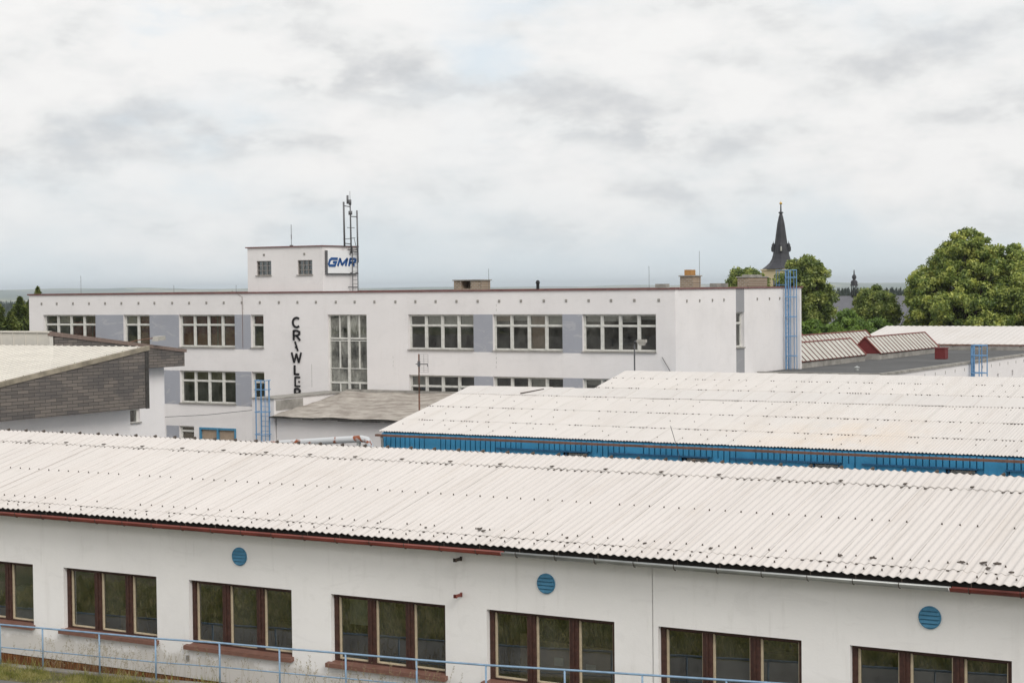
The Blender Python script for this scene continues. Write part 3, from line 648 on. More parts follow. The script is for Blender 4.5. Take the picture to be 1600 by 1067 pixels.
# ================================================================== BLUE SHED (double gable)
SH = thing('blue_shed', (-25, 74, -12.6), 'wide blue clad shed with twin white corrugated gable roofs, behind the long workshop', 'building')
SX0, SX1 = -42.6, -4.0
def sz(y, ye=60.0, ze=-5.85): return ze + 0.207 * (y - ye)
mb = MB(); rows = []
ys = [59.98, 61.75, 63.75, 65.85, 67.0]
for a, b, k in ((59.98, 61.80, 0), (61.75, 63.80, 1), (63.75, 66.9, 2)): rows.append((a, sz(a), b, sz(b), 0.010 * k))
rows.append((74.0, sz(60), 67.0, sz(67), 0.0))
for a, b, k in ((74.02, 76.6, 0), (76.5, 78.8, 1), (78.7, 81.9, 2)): rows.append((a, sz(a, 75, -5.85), b, sz(b, 75, -5.85), 0.010 * k))
rows.append((89.2, -5.85, 82.0, sz(82, 75, -5.88), 0.0))
corrugated(mb, SX0, SX1, rows, 0.13, 0.018, 8, 6, 0.006, 0.008, 0.003)
x = SX0; k = 0
while x < SX1:
    for yl in (60.45, 60.95, 61.62, 62.6, 63.62, 64.7, 65.3):
        if k % 2 == (0 if yl in (60.45, 61.62, 63.62) else 1) and random.random() < .6: bolt(mb, x, yl + random.uniform(-.02, .02), sz(yl) + .04, 0.022, 0.03)
    for yl in (78.3, 79.4):
        if random.random() < .35: bolt(mb, x, yl, sz(yl, 75, -5.85) + .045, 0.022, 0.03)
    x += 0.52; k += 1
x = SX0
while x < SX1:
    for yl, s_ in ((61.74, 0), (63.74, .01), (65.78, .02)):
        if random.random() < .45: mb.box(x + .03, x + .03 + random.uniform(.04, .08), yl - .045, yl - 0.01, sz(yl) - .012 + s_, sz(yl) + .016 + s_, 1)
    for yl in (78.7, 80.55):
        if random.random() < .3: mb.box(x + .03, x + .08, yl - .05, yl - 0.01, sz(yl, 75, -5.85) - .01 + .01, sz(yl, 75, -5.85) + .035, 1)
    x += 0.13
mb.build('roof', ['roof_fine', 'bolt'], SH)
def ridge_caps(yr, zr, x0, x1, step, wid, slope, parent, mat='roof_fine'):
    mb = MB(); x = x0
    while x < x1:
        j = random.uniform(0, .012); e = random.uniform(-.03, .03); xe = min(x + step, x1) + .03
        for s_ in (-1, 1):
            a = [(x, yr, zr + .035 + j), (xe, yr, zr + .055 + j), (xe, yr + s_ * (wid + e), zr - slope * wid + .05 + j), (x, yr + s_ * (wid + e), zr - slope * wid + .035 + j)]
            mb.face(a); mb.face([a[3], a[2], (a[2][0], a[2][1], a[2][2] - .02), (a[3][0], a[3][1], a[3][2] - .02)]); mb.face([a[1], a[2], (a[2][0], a[2][1], a[2][2] - .03), (a[1][0], a[1][1], a[1][2] - .03)])
        x += step
    return mb.build('ridge_cap', mat, parent)
ridge_caps(67.0, sz(67), SX0, SX1, 1.04, 1.28, .207, SH); ridge_caps(82.0, sz(82, 75, -5.88), SX0, SX1, 1.04, 1.4, .207, SH)
# a few broken caps near the left end of the near ridge
mb = MB()
for x in (-40.4, -40.15, -39.9, -39.6, -39.2): mb.box(x, x + random.uniform(.12, .3), 65.74, 65.83, sz(65.7) + .02, sz(65.7) + .055)
mb.tube([(-39.3, 65.8, sz(65.8) + .08), (-38.6, 66.6, sz(66.6) + .07)], .03, 5); mb.build('cap_crack', 'bolt', SH)
mb = MB(); wx0 = SX0 + .12
slots = [(-31.85, -27.86), (-26.84, -22.78), (-21.84, -17.87), (-16.8, -12.8), (-36.9, -32.9)]
ops = [(a, b, -8.2, -6.38) for a, b in slots]
wall(mb, 'y', 60.12, wx0, SX1, -12.6, -5.90, ops, 0.15)
x = wx0; k = 0
def inslot(x): return any(a - .05 < x < b + .05 for a, b in slots)
while x < SX1 - .2:
    zt = -5.93; zb_ = -12.6 if not inslot(x) else -6.33
    pw = .19 if k % 17 != 9 else .75
    mb.box(x, x + pw, 60.0, 60.03, zb_, zt)
    if inslot(x): mb.box(x, x + pw, 60.0, 60.03, -12.6, -8.25)
    x += pw + .045; k += 1
wall(mb, 'x', SX1, 60.12, 89.0, -12.6, -5.9, [], .1)
for y0, y1 in ((60.12, 74), (75, 89)): mb.face([(SX1, y0, -5.9), (SX1, y1, -5.9), (SX1, (y0 + y1) / 2, -4.5)]); mb.face([(wx0, y0, -5.9), (wx0, y1, -5.9), (wx0, (y0 + y1) / 2, -4.5)])
mb.face([(wx0, 60.12, -12.6), (wx0, 89, -12.6), (wx0, 89, -5.9), (wx0, 60.12, -5.9)]); mb.face([(wx0, 89, -12.6), (SX1, 89, -12.6), (SX1, 89, -5.9), (wx0, 89, -5.9)])
for x in (-32.45, -27.45, -22.35, -17.3): mb.box(x - .14, x + .14, 59.97, 60.0 - .002, -6.62, -6.36)
mb.build('wall', 'blue_wall', SH)
for a, b in slots:
    mb = MB(); mb.box(a - .06, b + .06, 59.93, 60.1, -6.38, -6.32); mb.box(a, a + .07, 60.14, 60.2, -8.2, -6.44); mb.box(b - .07, b, 60.14, 60.2, -8.2, -6.44)
    n = 4
    for q in range(1, n): xx = a + (b - a) * q / n; mb.box(xx - .03, xx + .03, 60.14, 60.2, -8.2, -6.44)
    wf = mb.build('window', 'blue_dark', SH); p = MB(); p.face([(a, 60.22, -8.2), (b, 60.22, -8.2), (b, 60.22, -6.44), (a, 60.22, -6.44)]); p.build('pane', 'glass', wf); q_ = MB(); q_.box(a + .07, b - (b - a) * .27, 60.05, 60.1, -8.2, -6.385); q_.build('shutter', 'blue_wall', wf)
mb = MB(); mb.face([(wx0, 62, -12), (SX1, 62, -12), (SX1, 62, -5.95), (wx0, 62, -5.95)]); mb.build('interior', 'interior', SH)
mb = MB(); mb.box(SX0 + .05, SX1, 59.62, 59.76, -6.04, -5.955); mb.build('gutter', 'rusty', SH)
mb = MB(); mb.tube([(SX0 + .3, 59.75, -6.03), (SX0 + .3, 59.78, -6.2), (SX0 + .3, 59.95, -12.5)], .06, 8); mb.build('downpipe', 'zinc', SH, True)
mb = MB(); mb.tube([(-29.0, 59.9, -6.8), (-28.95, 59.9, -6.3), (-29.15, 59.6, -5.2)], .012, 5); mb.build('wire_rod', 'steel', SH)

# ================================================================== GMR BUILDING
GM = thing('office_building', (-71, 100, -12.6), 'large white three storey works building with grey panels between its ribbon windows', 'building')
GX0, GX1, GY = -96.87, -45.12, 93.0; GT = -0.27
T1, B1 = -1.68, -3.92; T2, B2 = -5.47, -7.72
tops = [(-95.47, -90.37, 4), (-87.73, -85.3, 2), (-82.63, -77.73, 4), (-76.36, -75.28, 1), (-63.7, -58.85, 4), (-57.46, -52.58, 4), (-51.23, -46.37, 4)]
ops = [(a, b, B1, T1) for a, b, n in tops] + [(a, b, B2, T2) for a, b, n in tops] + [(-70.0, -66.91, -8.6, -1.68), (-82.76, -81.44, -10.4, -9.26), (-80.94, -77.75, -10.6, -9.3)]
mb = MB(); wall(mb, 'y', GY, GX0, GX1, -12.6, GT, ops, 0.32)
wall(mb, 'x', GX1, GY, 109.7, -12.6, GT, [(101.5, 102.75, -3.95, -1.72)], 0.35)
wall(mb, 'y', 109.7, GX1, -44.22, -12.6, GT, [], .1); wall(mb, 'x', -44.22, 109.7, 109.9, -12.6, GT, [], .1)
mb.face([(GX0, GY, -12.6), (GX0, 109.9, -12.6), (GX0, 109.9, GT), (GX0, GY, GT)]); mb.face([(GX0, 109.9, -12.6), (-44.22, 109.9, -12.6), (-44.22, 109.9, GT), (GX0, 109.9, GT)])
for z0, z1 in ((B1, T1), (B2, T2)):
    for a, b in ((-90.37, -87.73), (-85.3, -82.63), (-77.73, -76.36), (-58.85, -57.46), (-52.58, -51.23)):
        mb.box(a + .003, b - .003, GY - .006, GY + .02, z0 - .06, z1, 1)
mb.box(-83.92, -82.77, GY - .006, GY + .02, -10.5, -9.26, 1)
for z0, z1 in ((-12.6, -3.955), (-1.715, GT)): mb.box(GX1 - .02, GX1 + .006, 101.5, 102.75, z0, z1, 2)
# cracks and rain streaks of the plaster
for (x, z0, z1) in ((-57.2, -1.55, -1.05), (-57.25, -4.9, -4.0), (-77.0, -3.9, -1.0), (-64.9, -4.9, -4.3)):
    pz = z1; px = x
    while pz > z0: nx = px + random.uniform(-.03, .03); mb.box(min(px, nx), min(px, nx) + .018, GY - .004, GY + .01, pz - .16, pz, 3); px = nx; pz -= random.uniform(.15, .3)
mb.box(-71.35, -71.33, GY - .003, GY + .01, -6.4, -4.9, 3)
mb.build('wall', ['wall', 'grey_paint', 'grey_strip', 'concrete'], GM)
mb = MB()
mb.box(GX0 - .1, GX1 + .05, GY - .08, GY + .3, GT, GT + .10); mb.box(GX1 - .3, GX1 + .08, GY + .3, 109.62, GT, GT + .10); mb.box(GX1 - .3, -44.12, 109.62, 110.0, GT + .001, GT + .10)
mb.box(GX0 - .1, GX0 + .3, GY + .3, 110.0, GT, GT + .10); mb.box(GX0 + .3, GX1 - .3, 109.7, 110.0, GT, GT + .10)
mb.build('coping', 'coping', GM)
mb = MB(); mb.face([(GX0 + .2, GY + .2, GT - .15), (GX1 - .1, GY + .2, GT - .15), (GX1 - .1, 109.8, GT - .15), (GX0 + .2, 109.8, GT - .15)]); mb.build('roof', 'tar_dark', GM)
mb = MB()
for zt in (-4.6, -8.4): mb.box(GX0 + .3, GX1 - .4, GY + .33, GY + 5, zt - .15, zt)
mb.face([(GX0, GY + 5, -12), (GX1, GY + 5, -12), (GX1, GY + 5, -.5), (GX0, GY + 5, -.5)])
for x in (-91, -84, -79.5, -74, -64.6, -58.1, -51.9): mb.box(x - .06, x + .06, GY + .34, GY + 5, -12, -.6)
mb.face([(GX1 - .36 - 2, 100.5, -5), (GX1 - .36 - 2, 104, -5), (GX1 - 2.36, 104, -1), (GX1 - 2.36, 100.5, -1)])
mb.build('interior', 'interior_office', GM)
def pane_window(a, b, n, z0, z1, parent, blinds=None, y=GY + .20, transom=.31, mat='white_frame', sillmat='concrete', axis='y'):
    """n lights with a transom; pane, sill and blinds are its own parts"""
    f = MB(); W = b - a; H = z1 - z0
    if axis == 'y': P = lambda u, d, v: (a + u, y + d, z0 + v)
    else: P = lambda u, d, v: (y - d, a + u, z0 + v)
    def bx(mb_, u0, u1, d0, d1, v0, v1, mt=0):
        p, q = P(u0, d0, v0), P(u1, d1, v1); mb_.box(min(p[0], q[0]), max(p[0], q[0]), min(p[1], q[1]), max(p[1], q[1]), p[2], q[2], mt)
    bx(f, 0, .07, 0, .1, .06, H); bx(f, W - .07, W, 0, .1, .06, H); bx(f, .07, W - .07, 0, .1, H - .07, H); bx(f, .07, W - .07, 0, .1, .06, .13)
    lw = (W - .14 + .14) / n; tz_ = H * (1 - transom)
    for k in range(1, n): u = k * lw; bx(f, u - .065, u + .065, -.03, .1, .13, H - .07)
    for k in range(n):
        u0 = k * lw + (.065 if k else .07); u1 = (k + 1) * lw - (.065 if k < n - 1 else .07)
        bx(f, u0, u1, .0, .1, tz_ - .04, tz_ + .04)
        for (r0, r1) in ((.13, tz_ - .04), (tz_ + .04, H - .07)):
            bx(f, u0, u0 + .05, .03, .09, r0, r1); bx(f, u1 - .05, u1, .03, .09, r0, r1); bx(f, u0 + .05, u1 - .05, .03, .09, r0, r0 + .035); bx(f, u0 + .05, u1 - .05, .03, .09, r1 - .03, r1)
    wf = f.build('window', mat, parent)
    g = MB(); g.face([P(.1, .07, .1), P(W - .1, .07, .1), P(W - .1, .07, H - .1), P(.1, .07, H - .1)]); g.build('pane', 'glass_far', wf)
    s_ = MB(); bx(s_, -.03, W + .03, -.30, .02, -.01, .05); s_.build('sill', sillmat, wf)
    for k, frac, mt in (blinds or []):
        u0 = k * lw + .1; u1 = (k + 1) * lw - .1; q = MB()
        q.face([P(u0, .16, H - .08 - frac * (H - .2)), P(u1, .16, H - .08 - frac * (H - .2)), P(u1, .16, H - .08), P(u0, .16, H - .08)]); q.build('blind', mt, wf)
    return wf
bl_top = [[(1, .22, 'blind'), (2, .2, 'blind'), (3, .22, 'blind')], [(0, .3, 'blind'), (0, .31, 'maroon')], [(0, .98, 'maroon'), (1, .98, 'maroon'), (2, .98, 'maroon'), (3, .98, 'maroon')], [(0, .33, 'maroon')], [(1, .30, 'blind'), (2, .30, 'blind'), (3, .31, 'blind')], [(0, .16, 'card'), (2, .98, 'card'), (3, .3, 'blind'), (1, .15, 'blind')], [(0, .18, 'blind'), (1, .16, 'blind'), (2, .20, 'blind'), (3, .12, 'blind')]]
bl_top[0] += [(2, .98, 'maroon'), (3, .98, 'maroon')]; bl_top[1] = [(0, .3, 'blind'), (1, .98, 'maroon')]  # maroon sheets behind the panes of some left windows
for (a, b, n), bb in zip(tops, bl_top): pane_window(a, b, n, B1, T1, GM, bb)
for a, b, n in tops: pane_window(a, b, n, B2, T2, GM, [(random.randrange(n), random.uniform(.15, .35), 'blind')] if random.random() < .5 else None)
pane_window(-82.76, -81.44, 1, -10.4, -9.26, GM, [(0, .95, 'card')])
pane_window(101.5, 102.75, 1, -3.95, -1.72, GM, None, y=GX1 - .22, axis='x')
# blue framed ground floor window
mb = MB()
for q in ((-80.94, -80.8, -10.6, -9.3), (-77.89, -77.75, -10.6, -9.3), (-79.42, -79.27, -10.6, -9.44), (-80.8, -77.89, -9.44, -9.3)): mb.box(q[0], q[1], GY - .04, GY + .1, q[2], q[3])
wf = mb.build('window', 'vent_blue', GM); wf['label'] = 'blue framed ground floor window'
p = MB(); p.face([(-80.8, GY + .09, -10.6), (-77.89, GY + .09, -10.6), (-77.89, GY + .09, -9.44), (-80.8, GY + .09, -9.44)]); p.build('shutter', 'card', wf)
# stair window
mb = MB(); a, b = -70.0, -66.91; yy = GY + .18; mid = (a + b) / 2
for u0, u1 in ((a, a + .08), (b - .08, b), (mid - .09, mid + .09)): mb.box(u0, u1, yy, yy + .1, -8.6, -1.68)
for zt, h in ((-1.68, .08), (-3.16, .10), (-3.34, .06), (-6.0, .12), (-5.12, .05)):
    for u0, u1 in ((a + .08, mid - .09), (mid + .09, b - .08)): mb.box(u0, u1, yy + .002, yy + .098, zt - h, zt)
for u in (a + .82, mid + .82):
    mb.box(u - .045, u + .045, yy + .01, yy + .09, -5.12, -3.40); mb.box(u - .045, u + .045, yy + .01, yy + .09, -3.16, -1.76); mb.box(u - .045, u + .045, yy + .01, yy + .09, -8.6, -6.12)
wf = mb.build('stair_window', 'white_frame', GM); wf['label'] = 'tall stairwell window with a dusty pale parapet behind it'
p = MB(); p.face([(a, yy + .07, -8.6), (b, yy + .07, -8.6), (b, yy + .07, -1.7), (a, yy + .07, -1.7)]); p.build('pane', 'glass_dusty', wf)
p = MB(); p.box(a + .1, b - .1, yy + .35, yy + .42, -6.0, -5.15); p.build('parapet_panel', 'blind', wf)
# little vents under the coping
mb = MB(); mb.box(-.075, .075, -.02, .0, -.09, .09); mb.box(-.05, .05, -.05, -.02, -.03, .07); v1 = mb.build('air_vent', 'concrete')
v1.parent = GM; xs = []; x = -95.6
while x < -45.6: xs.append(x); x += 1.545
G0 = Vector((-71, 100, -12.6))
for k, x in enumerate(xs):
    if x > -77.2 and x < -70.3 and False: continue
    o = v1 if k == 0 else v1.copy()
    if k: COL.objects.link(o)
    o.location = Vector((x + random.uniform(-.05, .05), GY, -.88)) - G0
for y in (94.51, 96.26, 98.05, 99.71, 104.77, 106.72, 108.41):
    o = v1.copy(); COL.objects.link(o); o.rotation_euler = (0, 0, PI / 2); o.location = Vector((GX1, y, -.95)) - G0
# stair tower on the roof
mb = MB(); PT_ = 2.74
wall(mb, 'y', 93.42, -76.9, -70.65, GT - .1, PT_, [(-76.14, -74.9, .92, 1.87), (-72.71, -71.5, .92, 1.87)], .25)
wall(mb, 'x', -70.65, 93.42, 97.2, GT - .1, PT_, [], .2)
mb.face([(-76.9, 93.42, -.5), (-76.9, 97.2, -.5), (-76.9, 97.2, PT_), (-76.9, 93.42, PT_)]); mb.face([(-76.9, 97.2, -.5), (-70.65, 97.2, -.5), (-70.65, 97.2, PT_), (-76.9, 97.2, PT_)])
mb.box(-75.56, -75.42, 93.39, 93.42, 2.20, 2.34, 1); mb.box(-72.2, -72.06, 93.39, 93.42, 2.20, 2.34, 1)
mb.build('roof_tower', ['wall', 'concrete'], GM)
mb = MB(); mb.box(-77.02, -70.55, 93.32, 97.3, PT_, PT_ + .07); mb.build('tower_roof', 'coping', GM)
mb = MB(); mb.face([(-76.8, 94.1, 0), (-70.7, 94.1, 0), (-70.7, 94.1, 2.6), (-76.8, 94.1, 2.6)]); mb.build('tower_interior', 'dark_sheet', GM)
for a in (-76.14, -72.71):
    b = a + 1.22; mb = MB()
    for u in (a, a + .40, a + .80, b - .04): mb.box(u, u + .035, 93.5, 93.54, .92, 1.87)
    for v in (.92, 1.22, 1.53, 1.83): mb.box(a, b, 93.497, 93.543, v, v + .035)
    wf = mb.build('barred_window', 'bars', GM); p = MB(); p.face([(a, 93.6, .92), (b, 93.6, .92), (b, 93.6, 1.87), (a, 93.6, 1.87)]); p.build('pane', 'glass', wf)
    p = MB(); p.box(a - .06, b + .06, 93.34, 93.5, .86, .918); p.build('sill', 'concrete', wf)
# chimneys and roof bits
def chimney(x0, x1, y0, y1, zt, opening=False, pot=None, cap=True, name='chimney'):
    mb = MB(); zb_ = GT - .15; zc = zt - (.06 if cap else 0)
    if opening:
        xm0, xm1 = x0 + (x1 - x0) * .27, x0 + (x1 - x0) * .60
        mb.box(x0, x1, y0, y1, zb_, zc - .48); mb.box(x0, xm0, y0, y1, zc - .48, zc); mb.box(xm1, x1, y0, y1, zc - .48, zc); mb.box(xm0, xm1, y1 - .2, y1, zc - .48, zc)
    else: mb.box(x0, x1, y0, y1, zb_, zc)
    o = mb.build(name, 'brick', GM); o_ = MB(); o_.box(x0 - .07, x1 + .07, y0 - .07, y1 + .07, zc, zc + .07); o_.build('chimney_cap', 'concrete', o)
    if pot: p = MB(); p.box(*pot, zc + .07, zc + .40); p.build('chimney_pot', 'clay', o)
    return o
chimney(-62.0, -59.9, 95.7, 96.7, .46, True); chimney(-46.62, -45.75, 96.75, 97.8, .55, pot=(-46.4, -46.0, 96.9, 97.6)); chimney(-46.25, -45.5, 104.3, 107.3, .48)
mb = MB(); mb.box(-46.2, -45.6, 104.9, 106.7, .48, .60); mb.build('chimney_slab', 'concrete', GM)
mb = MB()
for x, y, w_ in ((-47.9, 96, .5), (-47.2, 95.2, .4), (-46.0, 99.6, .5), (-46.0, 100.8, .45)): mb.box(x, x + w_, y, y + .5, GT - .1, GT + .34)
mb.build('roof_block', 'concrete', GM)
mb = MB(); mb.lathe(-56.0, 96, [(.10, GT - .15), (.10, .16), (.14, .2), (.10, .34), (.03, .38)], 10); mb.build('vent_pipe', 'black', GM)
for x, y, z1 in ((-59.7, 96.2, 1.15), (-48.3, 96, 1.15), (-92.3, 93.6, 1.1), (-83.4, 93.4, .35), (-77.9, 93.4, .3), (-45.6, 97.3, 2.0)):
    mb = MB(); mb.tube([(x, y, GT - .1), (x, y, z1)], .012, 5); mb.build('lightning_rod', 'steel', GM)
mb = MB(); mb.tube([(-78.5, 93.2, -.5), (-78.0, 93.1, -.1), (-77.4, 93.0, -.35), (-77.05, 92.98, -.5), (-77.05, 92.98, -3.9)], .012, 5); mb.build('cable', 'rusty', GM)
mb = MB(); mb.tube([(-84.5, 92.6, -8.72), (-80, 92.6, -8.42), (-75.64, 92.6, -7.95), (-72, 92.6, -7.4)], .022, 6); tag(mb.build('overhead_cable', 'steel'), 'thin dark cable sagging across the lower left of the white works building', 'cable')
mb = MB(); mb.tube([(-45.95, 92.9, -4.15), (-45.25, 92.9, -5.25), (-45.0, 92.9, -5.7)], .022, 6); tag(mb.build('stay_cable', 'steel'), 'short slanting stay wire against the white wall, right of the lamp post', 'cable')

# CRAWLER lettering on the wall
LT = thing('wall_lettering', (-72.55, 92.98, -6.9), 'black vertical lettering on the white wall spelling CRAWLER, its A broken', 'sign')
def letter(strokes, cx, z0, wd, h, name, sw=.13):
    mb = MB()
    for s_ in strokes: stroke(mb, [(cx + (u - .5) * wd, z0 + v * h) for u, v in s_], sw, lambda a, b, d: (a, d, b), 92.93, 92.99)
    mb.build(name, 'black', LT)
arcC = [(.5 + .5 * math.cos(t), .5 + .5 * math.sin(t)) for t in [math.radians(50 + 260 * k / 12) for k in range(13)]]
letter([[(u * 1.0, v) for u, v in arcC]], -72.50, -2.50, .62, .62, 'letter_c')
Rs = [[(.08, 0), (.08, 1)], [(.08, .96), (.55, .96), (.86, .84), (.86, .62), (.55, .48), (.08, .48)], [(.45, .48), (.95, 0)]]
letter(Rs, -72.50, -3.36, .60, .66, 'letter_r')
letter([[(.35, 1), (.82, 0)], [(.40, .34), (.66, .44)]], -72.58, -4.05, .48, .62, 'letter_a', .11)
letter([[(0, 1), (.25, .02)], [(.25, .02), (.5, .9)], [(.5, .9), (.75, .02)], [(.75, .02), (1, 1)]], -72.55, -4.83, .78, .68, 'letter_w', .11)
letter([[(.1, 1), (.1, .0)], [(.02, .05), (.85, .05)]], -72.52, -5.60, .48, .62, 'letter_l')
letter([[(.1, 1), (.1, 0)], [(.1, .95), (.9, .95)], [(.1, .05), (.9, .05)], [(.62, .5), (.85, .5)]], -72.48, -6.38, .50, .64, 'letter_e', .105)
letter(Rs, -72.50, -7.14, .50, .64, 'letter_r')

# GMR sign on the stair tower
SG = thing('sign_board', (-70.6, 95.2, .96), 'white board with blue italic GMR lettering on the roof tower', 'sign')
mb = MB(); mb.box(-70.62, -70.50, 93.72, 97.1, 1.0, 2.48); mb.build('board', 'sign_white', SG)
mb = MB(); mb.box(-70.62, -70.46, 93.64, 93.72, .94, 2.48); mb.box(-70.62, -70.46, 93.72, 97.1, .94, 1.0); mb.build('frame', 'steel', SG)
def gl(strokes, y0, wd, name, sw=.19):
    mb = MB(); sh = .30; z0, h = 1.47, .50
    for s_ in strokes: stroke(mb, [(y0 + (u * wd) + v * h * sh, z0 + v * h) for u, v in s_], sw, lambda a, b, d: (d, a, b), -70.505, -70.47)
    mb.build(name, 'sign_blue', SG)
gl([[(1.0, .95), (.25, .95), (.06, .75), (.0, .25), (.12, .05), (.80, .05), (.88, .5), (.5, .5)]], 93.82, .86, 'letter_g', .165)
gl([[(.0, 0), (.12, 1)], [(.12, 1), (.45, .12)], [(.45, .12), (.95, 1)], [(.95, 1), (.88, 0)]], 94.83, .98, 'letter_m', .165)
gl([[(.06, 0), (.06, 1)], [(.06, .95), (.8, .95), (.95, .8), (.9, .55), (.75, .47), (.06, .47)], [(.5, .47), (.9, 0)]], 96.02, .72, 'letter_r', .165)

# antenna mast and ladder beside the sign
AM = thing('antenna_mast', (-70.4, 96.4, GT), 'grey steel antenna mast with ladder and long panel antennas on the roof tower', 'antenna mast')
XM = -70.35
mb = MB(); mb.tube([(XM, 96.15, 2.3), (XM, 96.12, 4.6), (XM, 96.10, 5.6)], [.055, .05, .04], 8); mb.tube([(XM, 96.10, 5.6), (XM, 96.09, 6.4)], .014, 6); mb.tube([(XM, 96.11, 4.85), (XM, 96.11, 5.1)], .13, 8); mb.tube([(XM, 96.09, 5.5), (XM, 96.09, 5.85)], .09, 8)
for a, b, r in (((XM, 95.4, 5.42), (XM, 96.1, 5.38), .035), ((XM, 96.1, 4.74), (XM, 96.85, 4.74), .035), ((XM, 95.75, 4.0), (XM, 96.55, 4.0), .022), ((XM, 95.3, 3.22), (XM, 96.6, 3.34), .025), ((XM, 95.4, 2.96), (XM, 96.15, 2.92), .035), ((XM, 96.15, 2.45), (XM, 96.9, 2.40), .035), ((XM, 96.5, 3.3), (XM, 96.85, 2.4), .02), ((XM, 96.05, 3.3), (XM, 96.3, 2.2), .02), ((XM - .2, 96.15, 2.2), (XM, 96.15, 2.35), .03), ((XM, 95.83, 5.62), (XM, 96.1, 5.64), .03)): mb.tube([a, b], r, 6)
mb.build('pole', 'steel', AM, True)
for pts, r in (([(XM, 95.38, 5.68), (XM, 95.42, 2.74)], .062), ([(XM, 96.85, 5.16), (XM, 96.90, 1.7)], .052), ([(XM, 95.82, 6.12), (XM, 95.82, 5.56)], .07)):
    mb = MB(); mb.tube(pts, r, 8); mb.build('antenna', 'steel', AM, True)
mb = MB()
for y in (96.28, 96.86): mb.tube([(XM, y, GT + .1), (XM, y, 2.75)], .032, 6)
z_ = .0
while z_ < 2.7: mb.tube([(XM, 96.28, z_), (XM, 96.86, z_)], .014, 5); z_ += .28
for zz in (.08, 1.02, 2.55):
    for y in (96.28, 96.86): mb.tube([(XM - .3, y - .1, zz), (XM, y, zz)], .03, 5)
mb.build('ladder', 'steel', AM)
mb = MB(); mb.tube([(-73.8, 94.2, 2.8), (-73.8, 94.2, 4.25)], .018, 6); mb.tube([(-73.8, 94.2, 3.3), (-73.8, 94.2, 3.6)], .03, 6); mb.tube([(-73.8, 94.2, 2.8), (-73.8, 94.2, 2.9)], .12, 8); tag(mb.build('whip_aerial', 'steel'), 'thin whip aerial on the roof of the white tower block, left of the mast', 'aerial')

# ================================================================== CAGED LADDERS
def caged_ladder(name, base, height, label, dirv=(1, 0), wid=.42, ring_from=0.0, ring_step=1.25, r=.028, cage=.75, rail_h=1.15, group=None):
    """ladder in the plane perpendicular to dirv (outward); cage hoops outward"""
    t = thing(name, base, label, 'ladder', group); d = Vector((dirv[0], dirv[1], 0)); s_ = Vector((-dirv[1], dirv[0], 0)); B = Vector(base); up = Vector((0, 0, 1))
    for k in (-1, 1):
        mb = MB(); mb.tube([B + s_ * k * wid / 2 + d * .2, B + s_ * k * wid / 2 + d * .2 + up * (height + rail_h)], r * 1.5, 6); mb.build('side_rail', 'blue', t)
    mb = MB(); z_ = .2
    while z_ < height: mb.tube([B + s_ * wid / 2 + d * .2 + up * z_, B - s_ * wid / 2 + d * .2 + up * z_], r * .55, 5); z_ += .30
    mb.build('rung', 'blue', t).__setitem__('kind', 'stuff') if False else mb.build('rungs', 'blue', t)
    zs = []; z_ = ring_from
    while z_ < height + rail_h - .3: zs.append(z_); z_ += ring_step
    zs.append(height + rail_h)
    hoop = lambda zz: [B + up * zz + s_ * (wid / 2 + .0) + d * .2] + [B + up * zz + d * (.2 + cage * .5 - cage * .5 * math.cos(a)) + s_ * (math.cos(a * .5) * (wid / 2 + .05) * (1)) for a in [PI * 2 * j / 10 * .5 for j in range(0, 0)]] + [B + up * zz + d * (.2 + cage * math.sin(a)) + s_ * (wid / 2 + .12) * math.cos(a) for a in [PI * j / 8 for j in range(9)]]
    for zz in zs:
        mb = MB(); mb.tube(hoop(zz), r * .9, 6); mb.build('hoop', 'blue', t)
    for a in (PI * .18, PI * .5, PI * .82):
        q = B + d * (.2 + cage * math.sin(a)) + s_ * (wid / 2 + .12) * math.cos(a)
        mb = MB(); mb.tube([q + up * ring_from, q + up * (height + rail_h)], r * .75, 6); mb.build('cage_bar', 'blue', t)
    return t
LG = caged_ladder('caged_ladder', (-45.10, 109.15, -7.6), 7.33, 'tall pale blue caged ladder on the right end of the white works building', (1, 0), .46, 1.65, 1.27, .036, .66)
for k in (-1, 1):
    mb = MB(); yk = 109.15 + k * .24; mb.tube([(-44.9, yk, .88), (-45.55, yk, .88), (-45.55, yk, GT)], .03, 6); mb.tube([(-44.9, yk, GT + .2), (-45.55, yk, GT + .2)], .025, 6); mb.build('hand_rail', 'blue', LG)
caged_ladder('caged_ladder', (-68.9, 85.36, -12.4), 5.6, 'pale blue caged ladder on the low annex, below the black CRAWLER lettering', (0, -1), .62, 2.3, 1.35, .03, .85, 1.3)
caged_ladder('caged_ladder', (-36.98, 122.8, -9.3), 3.70, 'blue caged ladder on the white side wall of the dark flat roof, far right', (1, 0), .5, 0.6, 1.2, .05, 1.0, 1.2)

